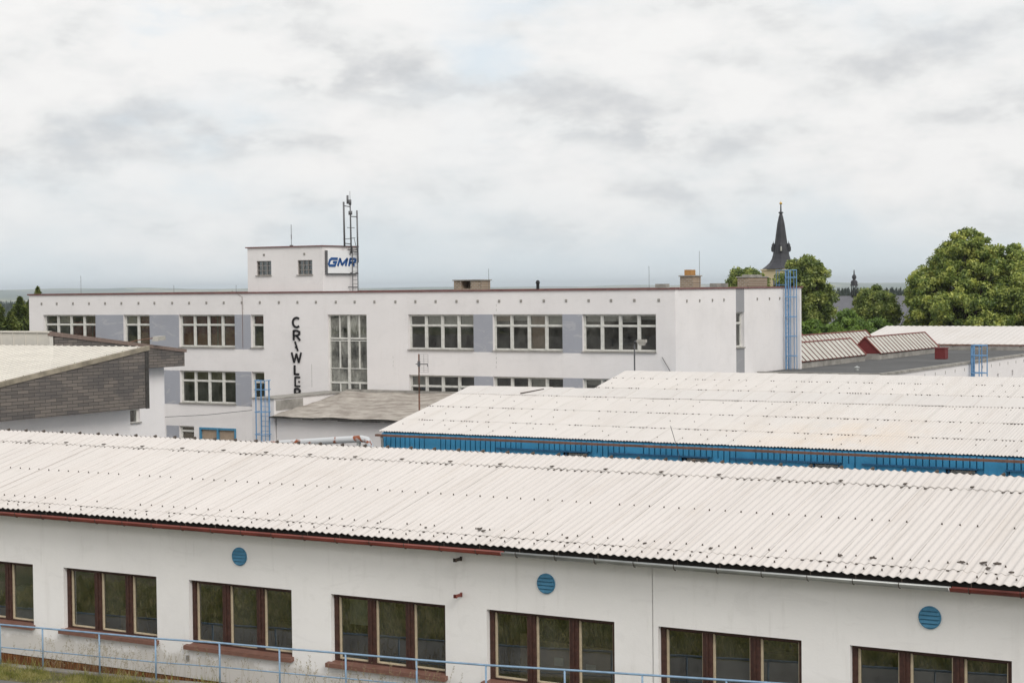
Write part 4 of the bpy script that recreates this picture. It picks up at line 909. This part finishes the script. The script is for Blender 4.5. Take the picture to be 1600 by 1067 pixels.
# ================================================================== ANNEX
AX = thing('annex_building', (-60, 89, -12.6), 'low white annex with a dusty sloping felt roof in front of the works building', 'building')
def az(y): return -7.62 + (y - 85.4) * (1.08 / 7.5)
mb = MB(); wall(mb, 'y', 85.55, -68.35, -50, -12.6, -7.78, [], .1); wall(mb, 'x', -50, 85.55, 92.9, -12.6, -7.0, [], .1)
mb.box(-70.12, -68.40, 85.4, 92.9, -12.6, -6.66)
mb.build('wall', 'wall', AX)
mb = MB(); mb.box(-70.2, -68.32, 85.3, 92.95, -6.659, -6.60); mb.build('box_roof', 'concrete', AX)
mb = MB(); mb.box(-68.395, -68.36, 85.55, 88.2, -7.35, -6.75); mb.build('cement_patch', 'concrete', AX)
mb = MB(); nx, ny_ = 60, 24
for j in range(ny_ + 1):
    for i in range(nx + 1):
        x = -68.38 + (18.4) * i / nx; y = 85.1 + 7.85 * j / ny_
        mb.v.append((x, y - (.06 * random.random() if j == 0 else 0), az(y) + .03 * math.sin(x * 1.7 + y) + .02 * math.sin(y * 4 + x * .6) + random.uniform(-.008, .008)))
for j in range(ny_):
    for i in range(nx): a = j * (nx + 1) + i; mb.f.append((a, a + 1, a + nx + 2, a + nx + 1)); mb.mi.append(0)
mb.build('roof', 'tar_pale', AX, True)
mb = MB(); x = -68.5
while x < -50: w_ = random.uniform(.5, 1.1); h = random.uniform(.10, .17); mb.box(x, x + w_ - .004, 85.04 - random.uniform(0, .05), 85.5, az(85.1) - h, az(85.1) - .025); x += w_
mb.build('roof_edge', 'dark_sheet', AX)
mb = MB(); mb.box(-68.36, -50, 92.62, 92.97, az(92.7) - .05, az(92.7) + .12); mb.build('upstand', 'concrete', AX)

# antenna on a pole before the annex
AP = thing('aerial_pole', (-56.84, 84.0, -12.6), 'slim rusty pole with a small grid aerial, standing before the low annex roof', 'aerial')
mb = MB(); mb.tube([(-56.84, 84, -12.6), (-56.84, 84, -6.0)], .05, 8); mb.tube([(-56.84, 84, -6.0), (-56.84, 84, -3.75)], .04, 8); mb.build('pole', 'rusty', AP, True)
mb = MB(); mb.tube([(-57.05, 84, -4.32), (-56.25, 84, -4.32), (-56.25, 84, -4.45)], .025, 6); mb.tube([(-56.84, 84, -4.45), (-56.84, 84, -4.15)], .08, 6)
for k in range(9): mb.box(-56.78, -56.2, 83.97, 83.98, -3.78 - k * .125, -3.768 - k * .125)
for xx in (-56.78, -56.5, -56.21): mb.box(xx, xx + .012, 83.982, 83.99, -4.79, -3.77)
mb.build('grid_aerial', 'steel', AP)
# lamp post behind the shed roof
LP = thing('lamp_post', (-46.75, 91.0, -12.6), 'thin grey lamp post with one lamp head before the rightmost ribbon window', 'lamp')
mb = MB(); mb.tube([(-46.75, 91, -12.6), (-46.75, 91, -3.35), (-46.72, 91, -3.2), (-46.5, 91, -3.15)], .045, 8); mb.build('pole', 'steel', LP, True)
mb = MB(); mb.box(-46.55, -46.0, 90.88, 91.12, -3.25, -3.08); mb.prism([(-46.5, -3.25), (-46.05, -3.25), (-46.12, -3.42), (-46.4, -3.42)], lambda a, b, d: (a, d, b), 90.9, 91.1); mb.build('lamp_head', 'lamp', LP)

# rusty pipe
PP = thing('pipeline', (-48.5, 64, -12.6), 'thick white pipe peeling to rust, running to the left corner of the blue shed', 'pipe')
mb = MB(); mb.tube([(-54.5, 63.6, -7.25), (-51, 63.9, -7.0), (-46.4, 64, -6.62), (-46.1, 64, -6.66), (-45.95, 64, -6.85), (-45.9, 64, -7.6), (-45.9, 64, -12.6)], .155, 14); mb.build('pipe', 'pipe', PP, True)
mb = MB(); mb.tube([(-46.55, 64, -6.75), (-46.55, 64, -12.6)], .10, 10); mb.tube([(-49.5, 64, -7.0), (-49.5, 64, -12.6)], .08, 8); mb.build('support', 'zinc', PP, True)

# ================================================================== LEFT BUILDING
LB = thing('shingled_building', (-62, 60, -12.6), 'white building at the left with dark shingle fascias and two cream metal roofs', 'building')
X1 = -55.18; Y1 = 60.03
def l1(y): return -2.46 + .136 * (y - Y1)
mb = MB(); mb.prism([(45, -5.24), (Y1, -5.24), (Y1, l1(Y1) - .1), (45, l1(45) - .1)], lambda a, b, d: (d, a, b), X1 - .25, X1); mb.build('near_fascia', 'shingle', LB)
mb = MB(); mb.box(X1 + .004, X1 + .03, Y1 - .22, Y1 + .01, -5.26, l1(Y1) - .02); mb.build('corner_board', 'dark_sheet', LB); mb = MB(); mb.prism([(45, l1(45) - .20), (Y1 + .05, l1(Y1) - .20), (Y1 + .05, l1(Y1) + .0), (45, l1(45) + .0)], lambda a, b, d: (d, a, b), X1 - .15, X1 + .05); mb.build('near_verge', 'mossy', LB)
mb = MB()
x = -84.0; k = 0
while x < X1:
    xe = min(x + .42, X1); mb.face([(x, 45, l1(45) - .06), (xe - .05, 45, l1(45) - .06), (xe - .05, Y1 + .1, l1(Y1) - .06), (x, Y1 + .1, l1(Y1) - .06)])
    mb.prism([(xe - .05, 0), (xe - .035, .025), (xe - .015, .025), (xe, 0)], lambda a, b, d: (a, d, l1(d) - .06 + b), 45, Y1 + .1); 
    x = xe; k += 1
for y in np.linspace(46, 59.6, 15): bolt(mb, X1 - .22, y, l1(y) - .05, .03, .05)
mb.build('near_roof', ['cream_panel', 'bolt'], LB)
X2 = -62.2; Y2a, Y2b = 61.0, 70.4
def l2(y): return -1.88 - .1245 * (y - Y2a)
mb = MB(); x = X2
mb.box(-90, X2 - .004, Y2a, Y2a + .2, -3.2, -1.95)
while x > -90: mb.box(x - .045, x, Y2a - .03, Y2a, -3.2, -1.95); x -= .80
mb.box(-90, X2 + .02, Y2a - .06, Y2a + .1, -1.95, -1.86); mb.build('clerestory', 'cream_panel', LB)
mb = MB(); mb.prism([(Y2a + .3, -3.91), (Y2b, -3.91), (Y2b, l2(Y2b) - .02), (Y2a + .3, l2(Y2a) - .05)], lambda a, b, d: (d, a, b), X2 - .25, X2 - .01); mb.build('far_fascia', 'shingle', LB)
mb = MB(); mb.prism([(Y2a - .05, -2.08), (Y2b + .12, l2(Y2b) - .16), (Y2b + .12, l2(Y2b)), (Y2a - .05, -1.87)], lambda a, b, d: (d, a, b), X2 - .1, X2 + .04); mb.build('far_verge', 'brown_flash', LB)
mb = MB(); mb.prism([(Y2a, l2(Y2a) - .1), (Y2b + .1, l2(Y2b) - .1), (Y2b + .1, l2(Y2b) - .03), (Y2a, l2(Y2a) - .03)], lambda a, b, d: (d, a, b), -90, X2 - .1); mb.build('far_roof', 'cream_panel', LB)
mb = MB(); wall(mb, 'x', -56.1, 45, 59.8, -12.6, -5.0, [], .2); wall(mb, 'x', -62.9, 59.8, 69.6, -12.6, -3.7, [(67.05, 67.75, -6.62, -5.95)], .22)
mb.face([(-62.9, 59.8, -12.6), (-56.1, 59.8, -12.6), (-56.1, 59.8, -4), (-62.9, 59.8, -4)]); mb.face([(-90, 69.6, -12.6), (-62.9, 69.6, -12.6), (-62.9, 69.6, -3.7), (-90, 69.6, -3.7)])
mb.face([(-90, 45.02, -12.6), (-56.1, 45.02, -12.6), (-56.1, 45.02, -4.6), (-90, 45.02, -4.6)]); mb.face([(-56.3, 45, -5.24), (X1 - .1, 45, -5.24), (X1 - .1, Y1, -5.24), (-56.3, Y1, -5.24)])
mb.build('wall', 'wall', LB)
wa, wb, wz0, wz1 = 67.05, 67.75, -6.62, -5.95
mb = MB(); mb.box(-63.12, -63.04, wa, wa + .08, wz0, wz1); mb.box(-63.12, -63.04, wb - .08, wb, wz0, wz1); mb.box(-63.12, -63.04, wa + .08, wb - .08, wz1 - .07, wz1); wf = mb.build('window', 'white_frame', LB)
p = MB(); p.face([(-63.08, wa, wz0), (-63.08, wb, wz0), (-63.08, wb, wz1), (-63.08, wa, wz1)]); p.build('pane', 'glass', wf); p = MB(); p.face([(-63.3, wa, wz0), (-63.3, wb, wz0), (-63.3, wb, wz1), (-63.3, wa, wz1)]); p.build('inner_sheet', 'maroon', wf)
p = MB(); p.box(-63.1, -62.8, wa - .05, wb + .05, wz0 - .06, wz0 - .002); p.build('sill', 'concrete', wf)
LM = thing('flood_lamp', (-61.9, 68.3, -2.85), 'small lamp on a bent arm over the brown sloping roof edge at the left', 'lamp')
mb = MB(); mb.tube([(-63.1, 66.6, -2.7), (-62.6, 67.3, -2.5), (-62.0, 68.1, -2.38)], .028, 6); mb.build('arm', 'rusty', LM)
mb = MB(); mb.prism([(67.85, -2.55), (68.5, -2.50), (68.45, -2.30), (67.95, -2.32)], lambda a, b, d: (d, a, b), -62.1, -61.75); mb.build('lamp_head', 'lamp', LM)

# ================================================================== DARK FLAT ROOF HALL + SKYLIGHTS
CH = thing('flat_roof_hall', (-47, 118, -12.6), 'white hall with a dark felt flat roof, right of the works building', 'building')
CZ = -5.56  # hall, skylights, hatch and the long hall behind scaled about the camera, baked in
mb = MB(); wall(mb, 'x', -37.0, 104.5, 144.2, -12.6, CZ - .02, [(129.5, 129.9, -7.1, -6.7), (133.3, 133.7, -7.05, -6.6)], .2); wall(mb, 'y', 104.5, -45.0, -37.0, -12.6, CZ - .02, [], .1)
mb.face([(-37, 144.2, -12.6), (-75, 144.2, -12.6), (-75, 144.2, CZ), (-37, 144.2, CZ)]); mb.face([(-75, 110, -12.6), (-75, 144.2, -12.6), (-75, 144.2, CZ), (-75, 110, CZ)])
mb.box(-37.8, -37.2, 129.5, 133.7, -7.2, -6.6, 1); mb.build('wall', ['wall', 'dark'], CH)
mb = MB(); mb.face([(-45.0, 104.5, CZ), (-37, 104.5, CZ), (-37, 144.2, CZ), (-45.0, 144.2, CZ)]); mb.face([(-75, 110.05, CZ), (-45.0, 110.05, CZ), (-45.0, 144.2, CZ), (-75, 144.2, CZ)]); mb.build('roof', 'tar_dark', CH)
mb = MB(); mb.box(-37.2, -36.9, 104.4, 144.2, CZ - .1, CZ + .06); mb.box(-45.0, -37.21, 104.4, 104.7, CZ - .1, CZ + .06); mb.box(-75, -37.21, 144.0, 144.25, CZ + .01, CZ + .25); mb.build('roof_edge', 'concrete', CH)
mb = MB(); mb.box(0, .02, -.03, .03, -.11, .11); v2 = mb.build('wall_clip', 'concrete'); v2.parent = CH
for k in range(17):
    o = v2 if k == 0 else v2.copy()
    if k: COL.objects.link(o)
    o.location = Vector((-37.0, 106.6 + 2.14 * k, CZ - .47)) - Vector((-47, 118, -12.6))
mb = MB(); mb.lathe(-40.0, 108.7, [(.14, CZ), (.14, CZ + .18), (.2, CZ + .2), (.02, CZ + .3)], 10); mb.build('roof_vent', 'zinc', CH)
RB = MB(); RB.box(-40.7, -39.95, 126.6, 127.35, CZ + .02, CZ + .78); RB.box(-40.75, -39.9, 126.55, 127.4, CZ + .78, CZ + .83); RB.box(-40.6, -40.0, 126.7, 127.3, CZ, CZ + .02); tag(RB.build('roof_hatch', 'red_door', origin=(-40.3, 127.0, CZ)), 'small dark red box on the dark flat roof, beside the right skylight', 'roof hatch')
SGRP = 'glazed gable skylights on the dark flat roof'
def skylight(x, y0, y1, label, hw=1.10, rise=1.15, zb=CZ + .44):
    t = thing('skylight', (x, y0, CZ), label, 'skylight', SGRP); L = y1 - y0
    mb = MB(); mb.box(x - hw, x + hw, y0, y1, CZ, zb - .02); mb.build('curb', 'concrete', t)
    for s_ in (-1, 1):
        mb = MB(); mb.face([(x, y0, zb + rise), (x, y1, zb + rise), (x + s_ * (hw + .04), y1, zb), (x + s_ * (hw + .04), y0, zb)]); mb.build('glazing', 'skylight', t)
        n = max(6, int(L / .76))
        for k in range(n + 1):
            mb = MB(); yy = y0 + L * k / n; mb.prism([(-.035, 0), (.035, 0), (.035, .05), (-.035, .05)], lambda a, b, d: (x + s_ * (d * (hw + .06)), yy + a, zb + rise * (1 - d) + b), 0, 1.02)
            mb.build('rib', 'coping', t)
    mb = MB(); mb.tube([(x, y0 - .03, zb + rise + .04), (x, y1 + .03, zb + rise + .04)], .05, 6)
    for yy in (y0 - .03, y1 + .03):
        for s_ in (-1, 1): mb.tube([(x, yy, zb + rise + .04), (x + s_ * (hw + .08), yy, zb + .02)], .06, 6)
        mb.tube([(x + hw + .06, y0, zb), (x + hw + .06, y1, zb)], .04, 6)
    mb.build('trim', 'red_gutter', t)
    for yy in (y0 + .02, y1 - .02): mb = MB(); mb.prism([(x - hw, zb), (x + hw, zb), (x, zb + rise)], lambda a, b, d: (a, yy + d, b), -.015, .015); mb.build('gable', 'red_door', t)
    return t
skylight(-45.25, 124.7, 138.2, 'ribbed glazed skylight with open red gable, nearest the small red box')
skylight(-45.45, 110.15, 122.2, 'pale ribbed skylight just right of the tall caged ladder, lower left one')
skylight(-51.5, 124.0, 142.0, 'pinkish ribbed skylight behind the other two, partly hidden by them')
skylight(-56.6, 124.0, 140.0, 'hindmost ribbed skylight, only its end showing beside the caged ladder')

# ================================================================== LONG WHITE HALL BEHIND
DH = thing('long_hall', (-38, 151, -12.6), 'long low hall with a pale sheet roof, under the big tree', 'building')
mb = MB(); wall(mb, 'y', 146.3, -53.9, -8, -12.6, -5.2, [(-43.7, -43.05, -7.3, -5.22)], .1); wall(mb, 'x', -8, 146.3, 163, -12.6, -5.2, [], .1); mb.face([(-53.9, 146.3, -12.6), (-53.9, 163, -12.6), (-53.9, 163, -5.2), (-53.9, 154.7, -4.0), (-53.9, 146.3, -5.2)])
mb.build('wall', 'wall', DH)
mb = MB(); rows = [(146.0, -5.13, 154.7, -3.86, 0), (163.4, -5.13, 154.7, -3.86, 0)]; corrugated(mb, -54.1, -8, rows, .5, .02, 4, 4, .0, .05, .0); mb.build('roof', 'roof_fine', DH)
mb = MB(); mb.box(-54.0, -8, 145.85, 145.95, -5.25, -5.15); mb.build('gutter', 'rusty', DH)
mb = MB(); mb.box(-43.7, -43.05, 146.34, 146.39, -7.3, -5.22); mb.build('door', 'red_door', DH)
for x in (-45.5, -39.9):
    mb = MB(); mb.tube([(x, 146.2, -5.3), (x, 146.2, -12.6)], .06, 6); mb.build('downpipe', 'concrete', DH)

# ================================================================== CHURCH
def zc(py): return (443.5 - (310 + py / 7.11)) / 2800 * 350 
CX, CY = -138.0, 332.5
CT = thing('church_tower', (CX, CY, -12.6), 'church tower with a tall dark flared spire topped by a gilded ball', 'church')
mb = MB(); mb.box(CX - 2.95, CX + 2.95, CY - 2.95, CY + 2.95, -12.6, zc(792)); mb.box(CX - 3.12, CX + 3.12, CY - 3.12, CY + 3.12, zc(800), zc(783)); mb.build('tower', 'sand', CT)
prof = [(3.75, 782), (3.5, 770), (2.9, 745), (2.3, 712), (1.85, 670), (1.6, 620), (1.45, 560), (1.22, 480), (.98, 380), (.72, 270), (.42, 190), (.26, 160), (.5, 150), (.46, 143), (.16, 135), (.12, 62)]
mb = MB(); mb.lathe(CX, CY, [(r, zc(p)) for r, p in prof], 8, PI / 8); mb.build('spire', 'spire', CT)
mb = MB(); mb.lathe(CX, CY, [(.05, zc(62)), (.22, zc(55)), (.30, zc(45)), (.22, zc(34)), (.04, zc(28)), (.03, zc(14))], 10); mb.build('gilded_ball', 'gold', CT, True)
for k in range(4):
    a = TH * -1 + k * PI / 2 - PI / 2; ux, uy = math.cos(a + TH * 2), math.sin(a + TH * 2)
    a = math.atan2(-CY, -CX) + k * PI / 2; ux, uy = math.cos(a), math.sin(a); x, y = CX + ux * 1.5, CY + uy * 1.5
    mb = MB(); mb.lathe(x, y, [(.34, zc(590)), (.32, zc(520)), (.38, zc(513)), (.2, zc(496)), (.05, zc(485)), (.03, zc(465))], 8); o = mb.build('dormer', 'spire', CT)
    mb = MB(); mb.lathe(x + ux * .30, y + uy * .30, [(.16, zc(580)), (.16, zc(535)), (.05, zc(528))], 6); mb.build('dormer_window', 'blind' if k == 0 else 'dark', o)
for (nx_, ny2) in ((0, -1), (1, 0)):
    mb = MB(); fn = (lambda a, b, d: (CX + a, CY - 2.95 - d, b)) if ny2 else (lambda a, b, d: (CX + 2.95 + d, CY + a, b))
    mb.prism([(-.5, -1.6), (.5, -1.6), (.5, .9), (.3, 1.25), (0, 1.4), (-.3, 1.25), (-.5, .9)], fn, .0, .03); mb.build('louvred_opening', 'slate', CT)
NV = thing('church_roof_nave', (-112, 313, -12.6), 'broad grey slate church roof between the round trees', 'church')
mb = MB(); mb.prism([(304, -8.6), (322, -8.6), (313, -2.35)], lambda a, b, d: (d, a, b), -126, -104.4); mb.build('roof', 'slate', NV)
mb = MB(); mb.prism([(304.2, -8.8), (322.2, -8.8), (313, -2.25)], lambda a, b, d: (d, a, b), -104.4, -104.0); mb.prism([(303, -8.7), (322.4, -8.7), (313, -2.5)], lambda a, b, d: (d, a, b), -104.0, -96); mb.build('end_roof', 'slate', NV)
mb = MB(); mb.box(-126, -97, 305, 321.5, -12.6, -8.6); mb.build('wall', 'sand', NV)
def zt(py): return (442 - (410 + py / 9.7)) / 2800 * 330
TX, TY = -115.64, 313.0
TU = thing('roof_turret', (TX, TY, -2.4), 'small black onion topped turret standing on the slate church roof', 'turret')
mb = MB(); mb.lathe(TX, TY, [(.55, -3.2), (.55, zt(490))], 8); 
for k in range(8):
    a = 2 * PI * k / 8; mb.tube([(TX + .50 * math.cos(a), TY + .50 * math.sin(a), zt(490)), (TX + .50 * math.cos(a), TY + .50 * math.sin(a), zt(350))], .075, 5)
mb.build('lantern', 'black', TU)
mb = MB(); mb.lathe(TX, TY, [(.72, zt(352)), (.70, zt(338)), (.60, zt(330)), (.64, zt(300)), (.5, zt(275)), (.22, zt(262)), (.36, zt(240)), (.42, zt(222)), (.34, zt(200)), (.14, zt(180)), (.10, zt(130)), (.03, zt(105))], 12); mb.build('onion_dome', 'spire', TU, True)
RH = thing('red_roof_house', (-103, 345, -12.6), 'distant house with a pale red tiled roof peeping out left of the big tree', 'house')
mb = MB(); mb.prism([(340, -5.0), (350, -5.0), (345, -2.6)], lambda a, b, d: (d, a, b), -114.5, -98); mb.build('roof', 'red_tile', RH); mb = MB(); mb.box(-114, -98.5, 340.8, 349.2, -12.6, -5.0); mb.build('wall', 'wall', RH)
GH = thing('slate_roof_house', (-185, 170, -14), 'distant house with a blue grey roof at the left edge, behind the conifers', 'house')
mb = MB(); mb.prism([(168, -8.5), (180, -8.5), (174, -5.0)], lambda a, b, d: (d, a, b), -205, -187.5); mb.build('roof', 'slate', GH); mb = MB(); mb.box(-204, -188, 169, 179, -14, -8.5); mb.build('wall', 'sand', GH)

# ================================================================== TREES
def crown_quads(ell, n_cl, per, clr, leaf, ground, outward=.55, squash=1.0):
    out = []; wts = np.array([e[3] * e[5] for e in ell]); wts = wts / wts.sum()
    cl = []
    tries = 0
    while len(cl) < n_cl and tries < n_cl * 20:
        tries += 1; e = ell[rng.choice(len(ell), p=wts)]; v = rng.normal(size=3); v /= np.linalg.norm(v)
        if rng.random() < .25: rad = rng.uniform(.45, .8)
        else: rad = rng.uniform(.80, 1.10)
        c = np.array(e[:3]) + v * np.array(e[3:6]) * rad
        if c[2] < ground: continue
        inside = any(np.sum(((c - np.array(q[:3])) / np.array(q[3:6])) ** 2) < .45 for q in ell if q is not e)
        if inside and rng.random() < .8: continue
        cl.append((c, v))
    for c, v in cl:
        R = clr * rng.uniform(.55, 1.35); n = int(per * rng.uniform(.7, 1.3) * (R / clr) ** 1.6)
        d = rng.normal(size=(n, 3)); d /= np.linalg.norm(d, axis=1)[:, None]; rr = R * rng.uniform(.2, 1.0, n) ** .6 * np.where(rng.random(n) < .12, 1.28, 1.0)
        pos = c + d * rr[:, None] * np.array([1, 1, .72 * squash])
        nrm = d * outward + np.array([0, 0, .35]) + rng.normal(size=(n, 3)) * .55; nrm /= np.linalg.norm(nrm, axis=1)[:, None]
        t = np.cross(nrm, rng.normal(size=(n, 3))); t /= np.linalg.norm(t, axis=1)[:, None]; b = np.cross(nrm, t)
        s_ = leaf * rng.uniform(.6, 1.4, n)[:, None]; P = np.zeros((n, 4, 3))
        P[:, 0] = pos - t * s_; P[:, 1] = pos - b * s_ * .55; P[:, 2] = pos + t * s_; P[:, 3] = pos + b * s_ * .55
        out.append(P)
    return np.concatenate(out), [c for c, v in cl]
def tree(name, base, label, cat, ell, n_cl, per, clr, leaf, mat, tr=.35, ground=None, group=None):
    t = thing(name, base, label, cat, group)
    Q, cs = crown_quads(ell, n_cl, per, clr, leaf, base[2] + 1.0 if ground is None else ground)
    quads('crown', Q, mat, parent=t)
    mb = MB(); top = max(e[2] for e in ell); B = Vector(base); mid = Vector((ell[0][0], ell[0][1], ell[0][2]))
    mb.tube([B, B.lerp(mid, .5) + Vector((.2, .1, 0)), mid, Vector((mid.x + .2, mid.y, top))], [tr, tr * .75, tr * .5, tr * .12], 8)
    for c in cs[::3]:
        c = Vector(c); s0 = B.lerp(mid, random.uniform(.5, .95)); mb.tube([s0, s0.lerp(c, .5) + Vector((0, 0, -.3)), c], [tr * .3, tr * .18, .03], 5, cap=False)
    mb.build('trunk', 'bark', t, True); return t
def px(x, y, Y):
    d = look * F + R2 * (x - 800) + U2 * (533.5 - y); return d * (Y / d.y)
def E_(Y, *items):
    """ellipsoids from image-pixel (x,y,rx,ry) outlines at distance Y (pixels to metres by camera distance)"""
    r = []
    for (x, y, rx, ry, dy) in items:
        p = px(x, y, Y + dy); k = p.length / F; r.append((p.x, p.y, p.z, rx * k, rx * k * .9, ry * k))
    return r
tree('lime_tree', (-57, 192, -12.6), 'huge broad leafy tree at the right edge, its crown lit yellow green', 'tree', E_(190, (1525, 470, 88, 62, 0), (1518, 400, 34, 38, 0), (1572, 422, 32, 40, 1), (1460, 455, 36, 38, -1), (1490, 420, 26, 34, 0), (1600, 480, 50, 60, -2), (1450, 490, 34, 40, -3), (1520, 500, 70, 40, -5)), 780, 300, .80, .155, 'leaf_a', .6)
tree('chestnut_tree', (-71.5, 181, -12.6), 'dark dense tree just right of the church spire, behind the caged ladder', 'tree', E_(181, (1262, 452, 30, 44, 0), (1258, 423, 22, 18, 0), (1274, 475, 24, 35, 0), (1250, 490, 28, 32, 0), (1280, 440, 14, 18, 1)), 210, 300, .70, .14, 'leaf_b', .4)
tree('round_tree', (-68, 191, -12.6), 'round medium tree in front of the slate church roof', 'tree', E_(190, (1367, 486, 30, 32, 0), (1366, 466, 18, 16, 0), (1384, 492, 16, 24, 0), (1348, 498, 18, 22, -1)), 180, 300, .70, .14, 'leaf_b', .35)
tree('dark_tree', (-95, 219, -12.6), 'dark round tree top showing left of the church tower, behind the brick chimney', 'tree', E_(218, (1166, 445, 24, 22, 0), (1188, 450, 12, 12, 0), (1150, 450, 12, 13, 0)), 120, 300, .8, .15, 'leaf_b', .35)
tree('small_tree', (-84, 205, -12.6), 'small tree before the right side of the church tower', 'tree', E_(205, (1228, 450, 11, 22, 0), (1222, 470, 14, 20, 0)), 50, 260, .7, .16, 'leaf_b', .3)
tree('shrub', (-73, 165, -12.6), 'bright green bush left of the round tree, above the skylights', 'shrub', E_(165, (1290, 525, 34, 16, 0), (1330, 520, 30, 18, 1), (1265, 520, 18, 16, 0)), 70, 300, .6, .14, 'leaf_c', .2, -9)
tree('shrub', (-66, 172, -12.6), 'low green bush right under the round tree, above the long white hall', 'shrub', E_(172, (1360, 522, 40, 18, 1), (1325, 505, 18, 18, 0)), 60, 300, .6, .14, 'leaf_c', .2, -9)
def conifer(base, h, r, label, n=15000, group='spruces at the left edge'):
    t = thing('spruce_tree', base, label, 'tree', group); B = np.array(base)
    k = rng.random(n) ** .8; zz = h * (1 - k); lay = (np.sin(zz * 4.2) * .18 + 1); rad = r * (k ** .8) * lay * rng.uniform(.35, 1.0, n) ; a = rng.uniform(0, 2 * PI, n)
    pos = np.stack([rad * np.cos(a), rad * np.sin(a), zz - rad * .25 + 1.0], 1) + B
    dirv = np.stack([np.cos(a), np.sin(a), rng.normal(-.1, .3, n)], 1); t2 = np.stack([-np.sin(a), np.cos(a), rng.normal(0, .4, n)], 1); s_ = rng.uniform(.14, .32, n)[:, None]
    P = np.zeros((n, 4, 3)); P[:, 0] = pos - t2 * s_ * .4; P[:, 1] = pos - dirv * s_; P[:, 2] = pos + t2 * s_ * .4; P[:, 3] = pos + dirv * s_
    quads('crown', P, 'leaf_d', parent=t); mb = MB(); mb.tube([Vector(base), Vector(base) + Vector((0, 0, h + 1))], [.25, .03], 6); mb.build('trunk', 'bark', t)
def at_top(x, y, Y): p = px(x, y, Y); return p
for (x, y, Y, r, lab) in ((31, 463, 142, 5.0, 'tallest pointed spruce at the far left, between the roofs'), (46, 469, 146, 4.2, 'spruce half hidden behind the left end of the works building'), (-10, 457, 140, 5.0, 'spruce at the very left edge with drooping branch tips'), (16, 487, 136, 4.6, 'shorter spruce in front of the pointed one at the far left'), (59, 448, 150, 2.6, 'spruce tip poking over the left end of the white roofline')):
    p = px(x, y, Y); conifer((p.x, p.y, -13.5), p.z + 13.5 - 1, r, lab)
# far-off woods: one mass each
def wood(name, y0, pts, hr, n, label):
    Q = []
    for k in range(n):
        x0, x1, Yc, zb_, dep = pts; x = random.uniform(x0, x1); Y = Yc + random.uniform(0, dep); p = px(x, 450, Y); h = random.uniform(*hr); r = h * .2
        zg = zb_
        for a0 in (0, 1.05, 2.1):
            ca, sa = math.cos(a0 + k), math.sin(a0 + k)
            Q.append([(p.x - ca * r, p.y - sa * r, zg), (p.x + ca * r, p.y + sa * r, zg), (p.x + ca * r * .1, p.y + sa * r * .1, zg + h), (p.x - ca * r * .1, p.y - sa * r * .1, zg + h)])
            Q.append([(p.x - ca * r, p.y - sa * r, zg - 25), (p.x + ca * r, p.y + sa * r, zg - 25), (p.x + ca * r, p.y + sa * r, zg + .01), (p.x - ca * r, p.y - sa * r, zg + .01)])
    quads(name, np.array(Q), 'far_wood', 'stuff', label)
wood('far_wood', 0, (1240, 1500, 1150, -14, 160), (7, 11), 420, 'dark line of distant conifers behind the slate church roof')
wood('far_wood', 0, (-140, 60, 1500, -24, 260), (8, 13), 420, 'dark distant wooded ridge at the left edge')

# ================================================================== HAZE
mb = MB(); mb.box(-31500, 31500, -31500, 31500, -140, 75); hz_o = mb.build('haze', [], None)
hm = bpy.data.materials.new('haze'); hm.use_nodes = True; ht = hm.node_tree; ht.nodes.clear()
hv = ht.nodes.new('ShaderNodeVolumePrincipled'); hv.inputs['Color'].default_value = (0.82, 0.90, 0.97, 1); hv.inputs['Density'].default_value = 0.00007; hv.inputs['Anisotropy'].default_value = 0.0
ho = ht.nodes.new('ShaderNodeOutputMaterial'); ht.links.new(hv.outputs[0], ho.inputs['Volume']); hz_o.data.materials.append(hm); tag(hz_o, 'thin pale haze filling the air', None, None, 'stuff')
